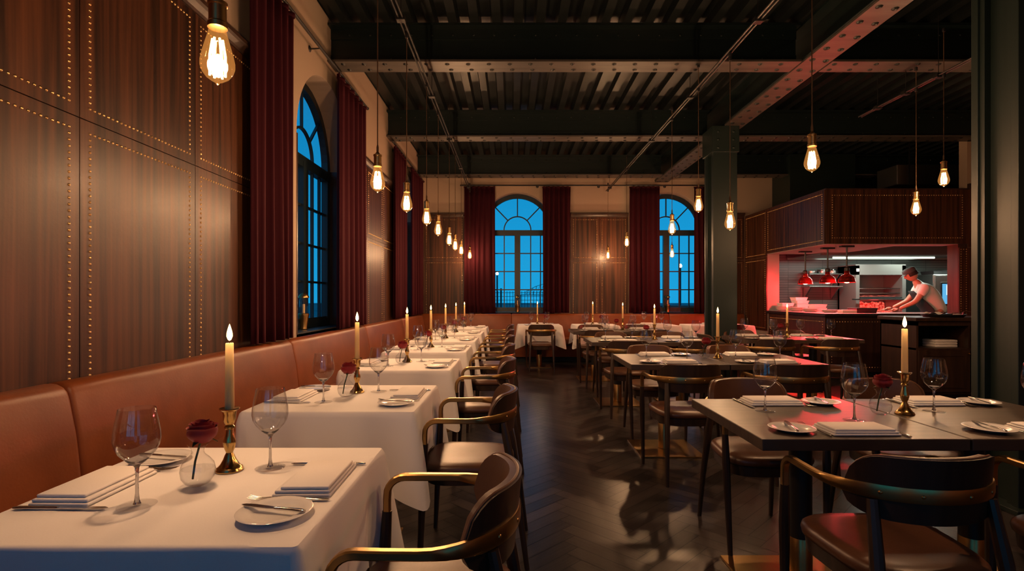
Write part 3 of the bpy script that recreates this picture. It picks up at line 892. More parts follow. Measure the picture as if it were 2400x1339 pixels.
def setting(ex, ey, fx, fy, who, where, full=True, k=1.0):
    """one cover: (ex,ey) middle of the table edge, (fx,fy) unit vector towards the table, right = (fy,-fx)"""
    rx, ry = fy, -fx; z = TZ+.0045 if 'cloth' in where else TZ+.0005
    P_ = lambda u, r: (ex+fx*u+rx*r, ey+fy*u+ry*r, z)
    rz = math.atan2(-fx, fy)
    j = lambda a: random.uniform(-a, a)
    mk_napkin(P_(.105, .03), rz+j(.03), 'folded white napkin, %s %s' % (who, where))
    mk_plate(P_(.12, -.20), rz, 'white side plate, %s %s' % (who, where))
    p = P_(.125, -.20); mk_bknife((p[0], p[1], z+.0138), rz+j(.12)-.12, 'butter knife on the plate, %s %s' % (who, where))
    mk_fork(P_(.125, -.112), rz+j(.06), 'steel fork, %s %s' % (who, where))
    mk_knife(P_(.125, .165), rz+j(.05), 'table knife, %s %s' % (who, where))
    mk_glass(P_(.285, .14), j(3), 'stemmed wine glass, %s %s' % (who, where))
def centre(cx, cy, vx, vy, where):
    z = TZ+.0045 if 'cloth' in where else TZ+.0005
    mk_stick((cx, cy, z), 0, 'brass candlestick %s' % where)
    mk_candle((cx, cy, z+.1765), 0, 'lit ivory candle %s' % where)
    mk_vase((vx, vy, z), 0, 'round glass bud vase %s' % where)
    a = random.uniform(-.5, .5)
    mk_rose((vx, vy, z+.003), a, 'red rose in the vase %s' % where)

ORD = ['nearest', 'second', 'third', 'fourth', 'fifth', 'sixth', 'farthest']
LY = [1.41, 2.66, 3.97, 5.16, 6.31, 7.48, 8.82]
LX = -.80
for i, y in enumerate(LY):
    w = 'on the %s cloth table in the left row' % ORD[i]; v = w[3:]
    mk_clothed((LX, y, 0), 0, 'table under the %s white cloth of the left row' % ORD[i])
    tablecloth(.75, .70, .27, (LX-.005, y, 0), 'white tablecloth on the %s table along the left banquette' % ORD[i], 11+i)
    setting(LX+.38, y, -1, 0, 'chair side of', v); setting(LX-.38, y, 1, 0, 'banquette side of', v)
    centre(LX-.01, y+.115, LX-.03, y-.005, w)
    mk_chair((-.20, y+.0, 0), PI/2+random.uniform(-.02, .02), 'brass railed leather armchair at the %s table of the left row' % ORD[i])
# dark tables on the right: pairs
RROW = [('nearest', 2.25), ('second', 4.33), ('third', 6.28), ('fourth', 8.10)]
for q, (o, y) in enumerate(RROW):
    for h, (x, sd) in enumerate(((1.245, 'left'), (1.985, 'right'))):
        mk_dark((x, y, 0), 0, '%s hand dark wood table of the %s pair beside the aisle' % (sd, o))
        w = "the %s dark pair's %s table" % (o, sd)
        setting(x, y-.372, 0, 1, 'near edge of', w); setting(x, y+.372, 0, -1, 'far edge of', w)
        if not (q == 3 and h == 1): pass
        mk_chair((x-.03, y-.372-.175, 0), random.uniform(-.03, .03), 'armchair seen from behind at the %s table of the %s dark pair' % (sd, o))
        mk_chair((x+.03, y+.372+.165, 0), PI+random.uniform(-.03, .03), 'armchair facing the camera behind the %s table of the %s dark pair' % (sd, o))
    centre(1.675, y+.03, 1.565, y+.02, 'in the middle of the %s dark table pair' % o)
# tables by the kitchen counter
mk_round((3.05, 6.62, 0), 0, 'left hand dark table with rounded corners in front of the kitchen counter')
mk_dark((3.757, 6.62, 0), 0, 'dark wood table in front of the kitchen counter, right of the rounded one')
for x, sd in ((3.05, 'rounded left'), (3.757, 'right')):
    w = 'the %s table before the kitchen counter' % sd
    setting(x, 6.62-.372, 0, 1, 'near edge of', w); setting(x, 6.62+.372, 0, -1, 'far edge of', w)
    mk_chair((x-.18, 6.62-.372-.30, 0), random.uniform(-.04, .04), 'armchair seen from behind at the %s table before the kitchen counter' % sd)
    mk_chair((x+.05, 6.62+.372+.2, 0), PI, 'armchair behind the %s table before the kitchen counter' % sd)
mk_chair((2.52, 6.62, 0), -PI/2, 'armchair at the left end of the rounded table, beside the green column')
centre(3.42, 6.65, 3.32, 6.64, 'in the middle of the tables before the kitchen counter')
# white tables along the back banquette
for x, wd, nm in ((.475, .76, 'first'), (1.48, .76, 'second'), (2.52, .80, 'third'), (3.66, 1.08, 'rightmost')):
    w = 'on the %s cloth table along the back wall' % nm
    mk_clothed((x, 9.62, 0), 0, 'table under the %s white cloth along the back wall' % nm)
    tablecloth(.70, wd, .27, (x, 9.62, 0), 'white tablecloth on the %s table from the left along the back wall' % nm if nm != 'rightmost' else 'wide white tablecloth on the rightmost table along the back wall', 40+int(x*10), -PI/2)
    setting(x, 9.62-.35, 0, 1, 'near edge of', w[3:]); setting(x, 9.62+.35, 0, -1, 'banquette edge of', w[3:])
    if nm in ('first', 'second'): centre(x-.03, 9.68, x+.10, 9.62, w)
    if nm in ('first', 'rightmost'): mk_chair((x, 9.62-.35-.25, 0), 0, 'armchair seen from behind at the %s cloth table along the back wall' % nm)

# ------------------------------------------------------------------ pendants and tracks
ZT = 3.354
def build_pendant():
    root = thing('pendant_lamp', '', 'lamp')       # origin at the bottom of the bulb
    prof = [(0, 0), (.004, .002), (.006, .007), (.016, .012), (.030, .022), (.040, .036), (.0455, .052), (.0455, .066), (.041, .088), (.034, .115), (.027, .140), (.0225, .160), (.021, .172)]
    bl = part('bulb', MB().lathe(prof, 24, caps=False), 'bulb_glass', root, 'glowing pear shaped glass bulb', ang=180)
    fl = MB()
    for k in range(6):
        a = 2*PI*k/6; r0, r1 = .013, .020
        fl.tube([(r0*math.cos(a), r0*math.sin(a), .132), (r1*math.cos(a+.05), r1*math.sin(a+.05), .085), (r1*math.cos(a), r1*math.sin(a), .026)], .0030, 6)
    part('filament', fl, 'filament', bl)
    part('inner_stem', MB().lathe([(.010, .17), (.006, .15), (.003, .128), (0, .126)], 10), 'glass', bl)
    sk = [(.022, .163), (.0265, .164), (.0265, .178), (.0235, .182), (.0235, .226), (.0265, .229), (.0265, .238), (.018, .243), (.009, .252), (.006, .262), (0, .263)]
    part('socket', MB().lathe(sk, 20), 'brass', root, 'aged brass lamp socket')
    L = bpy.data.lights.new('bulb_light', 'POINT'); L.energy = BULB_W; L.color = BULB_C; L.shadow_soft_size = .03
    l = bpy.data.objects.new('bulb_light', L); COL.objects.link(l); l.parent = root; l.location = (0, 0, .075)
    return root
mk_pendant = Kind(build_pendant, 'filament bulb pendant lamps')
def pendant(x, y, zb, label, ztop=ZT, canopy=False):
    o = mk_pendant((x, y, zb), random.random()*3, label)
    c = MB().tube([(0, 0, .255), (0, 0, ztop-zb)], .0036, 6)
    c.lathe([(.006, .255), (.0075, .262), (.0075, .285), (.0045, .30)], 10)
    part('cord', c, 'cord', o)
    h = MB().lathe([(.012, ztop-zb-.03), (.014, ztop-zb-.025), (.014, ztop-zb+.005), (.008, ztop-zb+.01)], 10)
    part('hook_clip', h, 'black', o)
LP = [(510, 200), (885, 452), (953, 499), (1000, 529), (1027, 554), (1053, 576), (1067, 588), (1081, 598), (1101, 608)]
LN = ['nearest', 'second', 'third', 'fourth', 'fifth', 'sixth', 'seventh', 'eighth', 'farthest']
for n, (px, py) in zip(LN, LP):
    d = .85*FPX/(1202-px); pendant(-.85, d, 1.25+(697-py)*d/FPX, '%s filament bulb pendant in the left row over the cloth tables' % n)
RX = 1.87
for (px, py, l) in ((1903, 405, 'large filament pendant over the second dark table pair, nearest of the right row'),
                    (1711, 541, 'filament pendant hanging just in front of the green column'),
                    (1637, 499, 'filament pendant hanging just left of the green column'),
                    (1575, 551, 'filament pendant in front of the second back window, upper of two there'),
                    (1469, 579, 'filament pendant before the back panelling, the nearer and right one'),
                    (1425, 608, 'small filament pendant before the back panelling, farthest and left one')):
    d = RX*FPX/(px-1202); pendant(RX, d, 1.25+(697-py)*d/FPX, l)
pendant(2.95, 9.886, 1.25+92*9.886/FPX, 'smallest filament pendant low in front of the second back window', ZBM)
for x, y, z, l in ((RX, 1.75, 2.03, 'unseen filament pendant added to the right row over the nearest dark table pair'),):  # out-of-view lamp, added to light surfaces that face the camera
    pendant(x, y, z, l)
X3 = 4.07
for px, py, l in ((2212, 438, 'filament pendant high at right beside the dark foreground column'), (2147, 506, 'filament pendant in front of the kitchen bulkhead')):
    d = X3*FPX/(px-1202); pendant(X3, d, 1.25+(697-py)*d/FPX, l, ZT)
def track(x, y0, y1, label, z=ZT, n=6, up=ZBM):
    root = thing('conduit_track', label, 'lighting track', (x, (y0+y1)/2, z)); h = (y1-y0)/2
    part('conduit', MB().tube([(-.016, -h, .012), (-.016, h, .012)], .009, 8), 'black', root)
    part('conduit', MB().tube([(.016, -h, .012), (.016, h, .012)], .009, 8), 'black', root)
    for k in range(n):
        yy = lerp(-h+.4, h-.3, k/(n-1))
        part('clamp', MB().box(-.034, .034, yy-.03, yy+.03, -.008, .03, .004), 'black', root, smooth=False)
        part('hanger_wire', MB().tube([(0, yy, .02), (0, yy, ZC-z-.01)], .003, 6), 'black', root)
track(-.85, -1.0, 10.55, 'long black conduit track holding the left row of pendants', n=8)
track(RX, -1.0, 10.6, 'long black conduit track holding the pendants beside the column', n=8)
track(X3, 4.7, 6.25, 'short black conduit track at upper right before the kitchen', n=3)
MDET = MB().lathe([(0, -.03), (.03, -.028), (.05, -.012), (.055, 0)], 16)
o = part('smoke_detector', MDET, 'china', None); o.location = (-.5, 8.8, ZC-.006); tag(o, 'small round detector on the dark ceiling between the last beams', 'detector')

# ------------------------------------------------------------------ lanterns on the window sills
def build_lantern():
    root = thing('sill_lantern', '', 'lantern')
    part('base', MB().lathe([(0, 0), (.03, 0), (.034, .006), (.030, .02), (.04, .085), (.046, .12), (.05, .135), (.05, .150), (.042, .155)], 18), 'brass', root)
    part('chimney', MB().lathe([(.036, .153), (.04, .18), (.04, .27), (.034, .30)], 18, caps=False), 'glass', root, ang=180)
    part('candle_stub', MB().lathe([(.012, .153), (.012, .24), (0, .243)], 12), 'wax', root)
    part('hood', MB().lathe([(.036, .298), (.05, .302), (.048, .315), (.034, .335), (.012, .35), (0, .352)], 18), 'brass', root)
    return root
mk_lantern = Kind(build_lantern, 'brass lanterns on the window sills')
mk_lantern((-2.0, 5.10, .943), 0, 'brass lantern standing on the left wall window sill')
mk_lantern((.096, YB+.12, .943), 0, 'brass lantern on the sill of the first back window')
mk_lantern((3.20, YB+.12, .943), 0, 'brass lantern on the sill of the second back window')

# ------------------------------------------------------------------ open kitchen
ZK0, ZK1, ZCT = 2.06, 2.885, 1.0
PK = lambda u, z, d: (u, KY+d, z)
PS = lambda u, z, d: (KX+d, u, z)
KJ = 9.95                                  # rear jamb of the side opening
bulk = MB().box(KX, KXE+.14, KY, KY+.22, ZK0, ZK1+.02); bulk.box(KX, KX+.22, KY+.22, YB, ZK0, ZK1+.02)
bulk.box(KX+.2, KROOM, KY+.2, YB, ZK1-.25, ZK1+.02)
struct('trim_bulkhead', bulk, 'walnut_dark', smooth=False)
jm = MB().box(KX, KX+.22, KJ, YB, 0, ZK0); struct('trim_jamb', MB().box(KXE, KXE+.14, KY, KY+.2, 0, ZK0), 'walnut_dark', smooth=False)
struct('trim_jamb', jm, 'jamb', smooth=False)
panel_bay(PK, (0, -1, 0), KX, KXE+.14, [(ZK0, ZK1)], .02, .09, 'walnut', .036, .009, 6)
panel_bay(PS, (-1, 0, 0), KY, KJ, [(ZK0, ZK1)], .02, .06, 'walnut', .036, .009, 6)
panel_bay(PS, (-1, 0, 0), KJ, YB-.03, ROWS[:1]+[(2.006, ZK1)], .02, .054, 'walnut', .036, .009, 6)
panel_bay(PK, (0, -1, 0), KXE+.14, 7.75, ROWS, .02, .054, 'walnut', .036, .009, 6)
panel_bay(PK, (0, -1, 0), KXE+.0, KXE+.14, ROWS[:1], .02, .03, 'walnut', .036, .009, 6)
moulding(PK, KXE+.14, 7.75)
# counter
ct = thing('kitchen_counter', 'dark panelled kitchen pass counter under the red heat lamps', 'counter', (5.6, 8.5, 0))
def ember_noise(m):
    n = m.node_tree; b = n.nodes['Principled BSDF']; x = n.nodes.new('ShaderNodeTexNoise'); r = n.nodes.new('ShaderNodeValToRGB'); tc = n.nodes.new('ShaderNodeTexCoord')
    x.inputs['Scale'].default_value = 22; x.inputs['Detail'].default_value = 5
    n.links.new(tc.outputs['Object'], x.inputs['Vector']); n.links.new(x.outputs['Fac'], r.inputs[0])
    r.color_ramp.elements[0].position = .40; r.color_ramp.elements[0].color = (.10, .003, .003, 1)
    r.color_ramp.elements[1].position = .68; r.color_ramp.elements[1].color = (1, .22, .14, 1)
    n.links.new(r.outputs[0], b.inputs['Emission Color'])
ember_noise(M['ember'])
L_ = lambda x0, x1, y0, y1, z0, z1, b=0: MB().box(x0-5.6, x1-5.6, y0-8.5, y1-8.5, z0, z1, b)
b = L_(KX+.03, KXE, KY+.03, KY+.7, .10, ZCT-.05); b.add(*(lambda m: (m.v, m.f))(L_(KX+.03, KX+.7, KY+.7, KJ, .10, ZCT-.05)))
part('body', b, 'walnut_dark', ct, smooth=False)
b = L_(KX-.03, KXE, KY-.03, KY+.75, ZCT-.045, ZCT, .004); b.add(*(lambda m: (m.v, m.f))(L_(KX-.03, KX+.75, KY+.75, KJ, ZCT-.045, ZCT, .004)))
part('worktop', b, 'black', ct, smooth=False)
b = L_(KX+.07, KXE, KY+.08, KY+.6, 0, .10); b.add(*(lambda m: (m.v, m.f))(L_(KX+.07, KX+.6, KY+.6, KJ, 0, .10)))
part('plinth', b, 'plinth', ct, smooth=False)
b = L_(KX+.05, KXE, KY+.06, KY+.73, ZCT-.002, ZCT+.0015); b.add(*(lambda m: (m.v, m.f))(L_(KX+.05, KX+.73, KY+.73, KJ, ZCT-.002, ZCT+.0015)))
part('pass_surface', b, 'pass', ct, 'pale steel surface of the pass', smooth=False)
PKl = lambda u, z, d: (u-5.6, KY+.03+d-8.5, z); PSl = lambda u, z, d: (KX+.03+d-5.6, u-8.5, z)
for Pq, nr, a, c in ((PKl, (0, -1, 0), KX+.03, 5.70), (PKl, (0, -1, 0), 5.70, KXE-.02), (PSl, (-1, 0, 0), KY+.03, KJ-.02)):
    f = MB().prism([(a+.003, .11), (c-.003, .11), (c-.003, .945), (a+.003, .945)], Pq, 0, -.018); fp = part('front_panel', f, 'walnut_dark', ct, smooth=False)
    nb = MB(); nail_rect(nb, Pq, a+.07, c-.07, .18, .875, -.018, nr, .04, .009, 6); part('nailhead_trim', nb, 'nail', fp, 'row of small brass nailheads')
# kitchen interior
struct('wall_kitchen_tile', MB().box(KX+.22, KROOM, YB-.05, YB, 0, ZK0+.6), 'tile', smooth=False)
struct('wall_kitchen_side', MB().box(KX+.22, KX+.27, KJ+.22, YB-.05, 0, ZK0+.6), 'tile', smooth=False)
hd = thing('extractor_hood', 'long stainless steel extractor hood above the kitchen range', 'hood', (7.3, 10.2, 1.95))
hb = MB()
pr = [(-.62, .0), (-.62, .20), (.62, .30), (.62, .06)]
hb.prism([(y, z) for y, z in [(-.62, .06), (-.62, .36), (.62, .36), (.62, .06), (.58, .06), (.58, .09), (-.58, .09), (-.58, .06)]], lambda u, v, d: (d, u, v), -1.75, 1.75)
part('canopy', hb, 'stainless', hd, smooth=False)
part('filter_panel', MB().box(-1.72, 1.72, -.05, .56, .085, .105), 'stainless', hd, smooth=False)
part('light_tube', MB().tube([(-1.0, .30, .075), (1.0, .30, .075)], .012, 10), 'tube', hd, 'lit white tube lamp')
for xx in (-1.0, .6):
    L = bpy.data.lights.new('hood_light', 'AREA'); L.energy = HOOD_W; L.color = (.84, 1, .86); L.shape = 'RECTANGLE'; L.size = 1.2; L.size_y = .08
    l = bpy.data.objects.new('hood_light', L); COL.objects.link(l); l.parent = hd; l.location = (xx, -.35, .052)
# charcoal oven
ov = thing('charcoal_oven', 'black charcoal oven glowing red inside the kitchen', 'oven', (7.06, 10.25, 0))
b = MB(); W2 = .48
b.box(-W2, W2, .02, .55, .0, .92); b.box(-W2, -W2+.07, -.02, .55, .92, 1.86); b.box(W2-.07, W2, -.02, .55, .92, 1.86)
b.box(-W2, W2, -.02, .55, 1.68, 1.88); b.box(-W2, W2, .50, .55, .92, 1.7); b.box(-W2+.07, W2-.07, 0, .5, 1.20, 1.235)
part('casing', b, 'oven_case', ov, smooth=False)
part('grill_door', MB().box(-W2+.08, W2-.08, -.03, 0, 1.215, 1.255, .006), 'oven', ov, smooth=False)
part('handle_bar', MB().tube([(-W2-.1, -.07, 1.21), (W2-.05, -.07, 1.21)], .014, 8), 'steel', ov)
part('fire_bed', MB().grid(lambda i, j: (lerp(-W2+.08, W2-.08, i), lerp(.06, .46, j), .955+.04*random.random()), 22, 10), 'ember', ov, 'glowing red embers', recalc=False)
part('fire_back', MB().grid(lambda i, j: (lerp(-W2+.08, W2-.08, i), .47-.02*random.random(), lerp(.93, 1.13+.04*random.random(), j)), 26, 6), 'ember', ov, 'flickering red flames', recalc=False)
for z in (1.33, 1.42):
    g = MB()
    for k in range(22): g.tube([(lerp(-W2+.09, W2-.09, k/21), .02, z), (lerp(-W2+.09, W2-.09, k/21), .48, z)], .006, 6)
    g.tube([(-W2+.08, .02, z), (W2-.08, .02, z)], .008, 6); g.tube([(-W2+.08, .25, z), (W2-.08, .25, z)], .008, 6)
    part('grill_rack', g, 'steel', ov)
part('ember_tray', MB().grid(lambda i, j: (lerp(-W2+.1, W2-.1, i), lerp(.1, .44, j), 1.26+.03*random.random()), 16, 6), 'ember', ov, 'glowing red coals', recalc=False)
part('maker_plate', MB().box(-W2+.008, -W2+.062, -.024, -.019, 1.745, 1.80), 'china', ov, 'small pale square plate', smooth=False)
L = bpy.data.lights.new('fire_light', 'POINT'); L.energy = 3; L.color = HEAT_C; L.shadow_soft_size = .1
l = bpy.data.objects.new('fire_light', L); COL.objects.link(l); l.parent = ov; l.location = (0, .15, 1.08)
# heat lamps over the pass
def build_heat():
    root = thing('heat_lamp', '', 'heat lamp')
    part('shade', MB().lathe([(.122, 0), (.128, .003), (.119, .012), (.116, .045), (.104, .078), (.082, .106), (.054, .124), (.040, .130), (.036, .175), (.030, .18)], 28, caps=False), 'copper', root, 'round red copper shade', ang=50)
    part('lamp_neck', MB().lathe([(.032, .178), (.038, .184), (.038, .225), (.028, .235), (.014, .24)], 16), 'black', root)
    part('bulb', MB().lathe([(0, -.010), (.03, -.004), (.048, .02), (.045, .06), (.02, .10), (0, .11)], 16), 'heat', root, 'red glowing heat bulb')
    part('rod', MB().tube([(0, 0, .235), (0, 0, ZK0-1.48)], .012, 8), 'black', root)
    part('ceiling_plate', MB().box(-.10, .10, -.035, .035, ZK0-1.48-.03, ZK0-1.48), 'black', root, smooth=False)
    L = bpy.data.lights.new('heat_light', 'POINT'); L.energy = HEAT_W; L.color = HEAT_C; L.shadow_soft_size = .04
    l = bpy.data.objects.new('heat_light', L); COL.objects.link(l); l.parent = root; l.location = (0, 0, -.06)
    return root
mk_heat = Kind(build_heat, 'red heat lamps over the pass')
rail = MB().box(4.98, 5.30, 8.15, 9.9, ZK0-.006, ZK0+.01); 
sfb = MB().box(KX+.002, 6.0, KY+.002, KJ, ZK0-.006, ZK0+.02); sfb.box(6.0, KXE, KY+.002, KY+.3, ZK0-.006, ZK0+.02); o = part('trim_soffit', sfb, 'jamb', None, smooth=False); o['kind'] = 'structure'
for x, y, l in ((5.10, 9.3, 'red heat lamp farthest along the pass, leftmost of three'), (5.10, 8.64, 'red heat lamp in the middle of three over the pass'), (5.21, 8.32, 'red heat lamp nearest the corner of the pass, rightmost of three')):
    mk_heat((x, y, 1.48), 0, l)
# shelves on the tiled wall
for z, x0, x1, l in ((1.72, 5.86, 6.52, 'upper steel shelf on the kitchen wall holding pans'), (1.47, 5.86, 6.52, 'lower steel shelf on the kitchen wall')):
    s = thing('wall_shelf', l, 'shelf', ((x0+x1)/2, YB-.05, z), 0, 'steel shelves on the kitchen wall')
    part('board', MB().box(-(x1-x0)/2, (x1-x0)/2, -.32, 0, -.02, 0, .003), 'stainless', s, smooth=False)
    for xx in (-.28, .28): part('bracket', MB().prism([(-.02, -.02), (-.28, -.02), (-.02, -.26)], lambda u, v, d: (d, u, v), xx-.01, xx+.01), 'stainless', s, smooth=False)
def pan(x, y, z, r, h, label, handle=True):
    p = thing('saucepan', label, 'pan', (x, y, z), random.random()*2-2.2, 'pans on the kitchen shelf')
    part('bowl', MB().lathe([(0, 0), (r*.9, 0), (r, .01), (r, h), (r*.97, h), (r*.96, .012), (0, .008)], 20), 'stainless', p)
    part('handle', MB().tube([(r, 0, h*.8), (r+.15, 0, h*1.1)], .008, 6), 'stainless', p)
pan(5.97, 10.68, 1.722, .10, .05, 'leftmost shallow pan on the upper kitchen shelf'); pan(6.19, 10.68, 1.722, .09, .08, 'middle saucepan on the upper kitchen shelf'); pan(6.40, 10.68, 1.722, .10, .06, 'rightmost pan on the upper kitchen shelf')
# plates stacked on the pass
def build_kplate():
    o = part('dinner_plate', MB().lathe([(0, 0), (.075, 0), (.08, .003), (.125, .016), (.128, .019), (.124, .020), (.08, .009), (0, .007)], 28), 'china', ang=50)
    return tag(o, '', 'plate')
mk_kplate = Kind(build_kplate, 'white plates stacked on the pass')
def build_box():
    mb = MB().layers([[(-a, -b, z), (a, -b, z), (a, b, z), (-a, b, z)] for a, b, z in ((.10, .075, 0), (.115, .09, .055), (.118, .093, .06), (.111, .086, .06), (.095, .07, .006))])
    o = part('serving_bowl', mb, 'china', smooth=False); return tag(o, '', 'bowl')
mk_box = Kind(build_box, 'white square serving bowls on the pass')
stk = [(4.95, 9.78, 6, 'tall rear'), (5.02, 9.42, 5, 'second'), (5.05, 9.05, 4, 'third'), (5.12, 8.62, 3, 'low front')]
HT = ['lowest', 'second', 'third', 'fourth', 'fifth', 'topmost']
for x, y, n, nm in stk:
    for k in range(n): mk_kplate((x+random.uniform(-.004, .004), y, ZCT+.0025+.0125*k), 0, '%s white plate of the %s stack on the pass' % (HT[k] if k < n-1 else 'topmost', nm))
for (x, y, z, l) in ((5.25, 9.75, 0, 'lowest white square bowl at the rear end of the pass'), (5.25, 9.75, .062, 'middle white square bowl at the rear end of the pass'), (5.25, 9.75, .124, 'third white square bowl at the rear end of the pass'),
                     (5.22, 9.74, .186, 'topmost white square bowl at the rear end of the pass'), (4.99, 9.765, .0825, 'white square bowl standing on the tall rear plate stack'),
                     (5.34, 9.35, 0, 'lower white square bowl in the middle of the pass'), (5.34, 9.35, .062, 'upper white square bowl in the middle of the pass')):
    mk_box((x, y, ZCT+.0025+z), .1, l)
tr = thing('serving_tray', 'dark deep rectangular tray on the pass near the corner', 'tray', (5.52, 8.42, ZCT+.0025), 0)
part('pan', MB().layers([[(-a, -b, z), (a, -b, z), (a, b, z), (-a, b, z)] for a, b, z in ((.15, .10, 0), (.165, .115, .075), (.158, .108, .075), (.145, .095, .006))]), 'black', tr, smooth=False)
part('rim', MB().ribbon([(-.165, -.115), (.165, -.115), (.165, .115), (-.165, .115)], .012, lambda u, v, d: (u, v, d), .073, .08, closed=True), 'stainless', tr, smooth=False)
o = part('parchment_stack', MB().box(-.11, .11, -.07, .07, 0, .05, .004), 'china', None); o.location = (5.24, 8.36, ZCT+.0025); tag(o, 'white paper block beside the dark tray on the pass', 'paper')
# fridge and till screen
fr = thing('steel_fridge', 'tall stainless steel fridge behind the chef', 'fridge', (8.6, 10.4, 0))
part('cabinet', MB().box(-.68, .42, -.35, .4, .08, 1.68, .006), 'stainless', fr, smooth=False); part('door', MB().box(-.66, .40, -.375, -.352, .12, 1.66, .004), 'stainless', fr, smooth=False)
part('handle', MB().tube([(.36, -.41, .8), (.36, -.41, 1.4)], .012, 8), 'steel', fr); part('foot_base', MB().box(-.6, .35, -.3, .35, 0, .08), 'black', fr, smooth=False)
for q, (dx, hh, l) in enumerate(((-.45, .07, 'black tray on top of the steel fridge, left one'), (-.1, .09, 'steel tray on top of the steel fridge, middle one'), (.25, .16, 'white box on top of the steel fridge'))):
    o = part('storage_box' if q == 2 else 'oven_tray', MB().layers([[(-a, -b, z), (a, -b, z), (a, b, z), (-a, b, z)] for a, b, z in ((.14, .15, 0), (.155, .17, hh), (.148, .163, hh), (.135, .145, .008))]), ('black', 'stainless', 'china')[q], smooth=False)
    o.location = (8.6+dx, 10.3, 1.682); tag(o, l, 'box' if q == 2 else 'tray')
sc = thing('till_screen', 'glowing blue order screen at the right edge of the kitchen opening', 'screen', (7.84, 9.55, 1.10))
part('housing', MB().box(-.17, .17, 0, .03, 0, .42, .006), 'black', sc, smooth=False); part('display', MB().box(-.15, .15, -.004, .0, .03, .39), 'screen', sc, smooth=False)
part('ticket', MB().box(-.08, .09, -.006, -.004, .19, .37), 'screen_white', sc, 'pale order ticket on the screen', smooth=False)
part('stand', MB().tube([(0, .04, -1.10), (0, .04, .1)], .02, 8), 'black', sc)
part('stand_base', MB().box(-.15, .15, -.08, .16, -1.10, -1.08), 'black', sc, smooth=False)

# duct above the kitchen
dk = thing('air_duct', 'grey metal air duct in the dark above the kitchen bulkhead', 'duct', (7.2, 9.2, 3.3))
part('duct_body', MB().box(-.75, .8, -.25, .25, -.16, .18, .01), 'stainless', dk, smooth=False)
for xx in (-.55, .6): part('hanger', MB().box(xx-.012, xx+.012, -.26, -.255, -.17, ZC-3.3), 'black', dk, smooth=False)
vb = MB().box(5.30, 6.55, 10.2, 10.9, ZK1+.02, ZC-.01); struct('trim_duct_box', vb, 'steel_paint_lit', smooth=False)

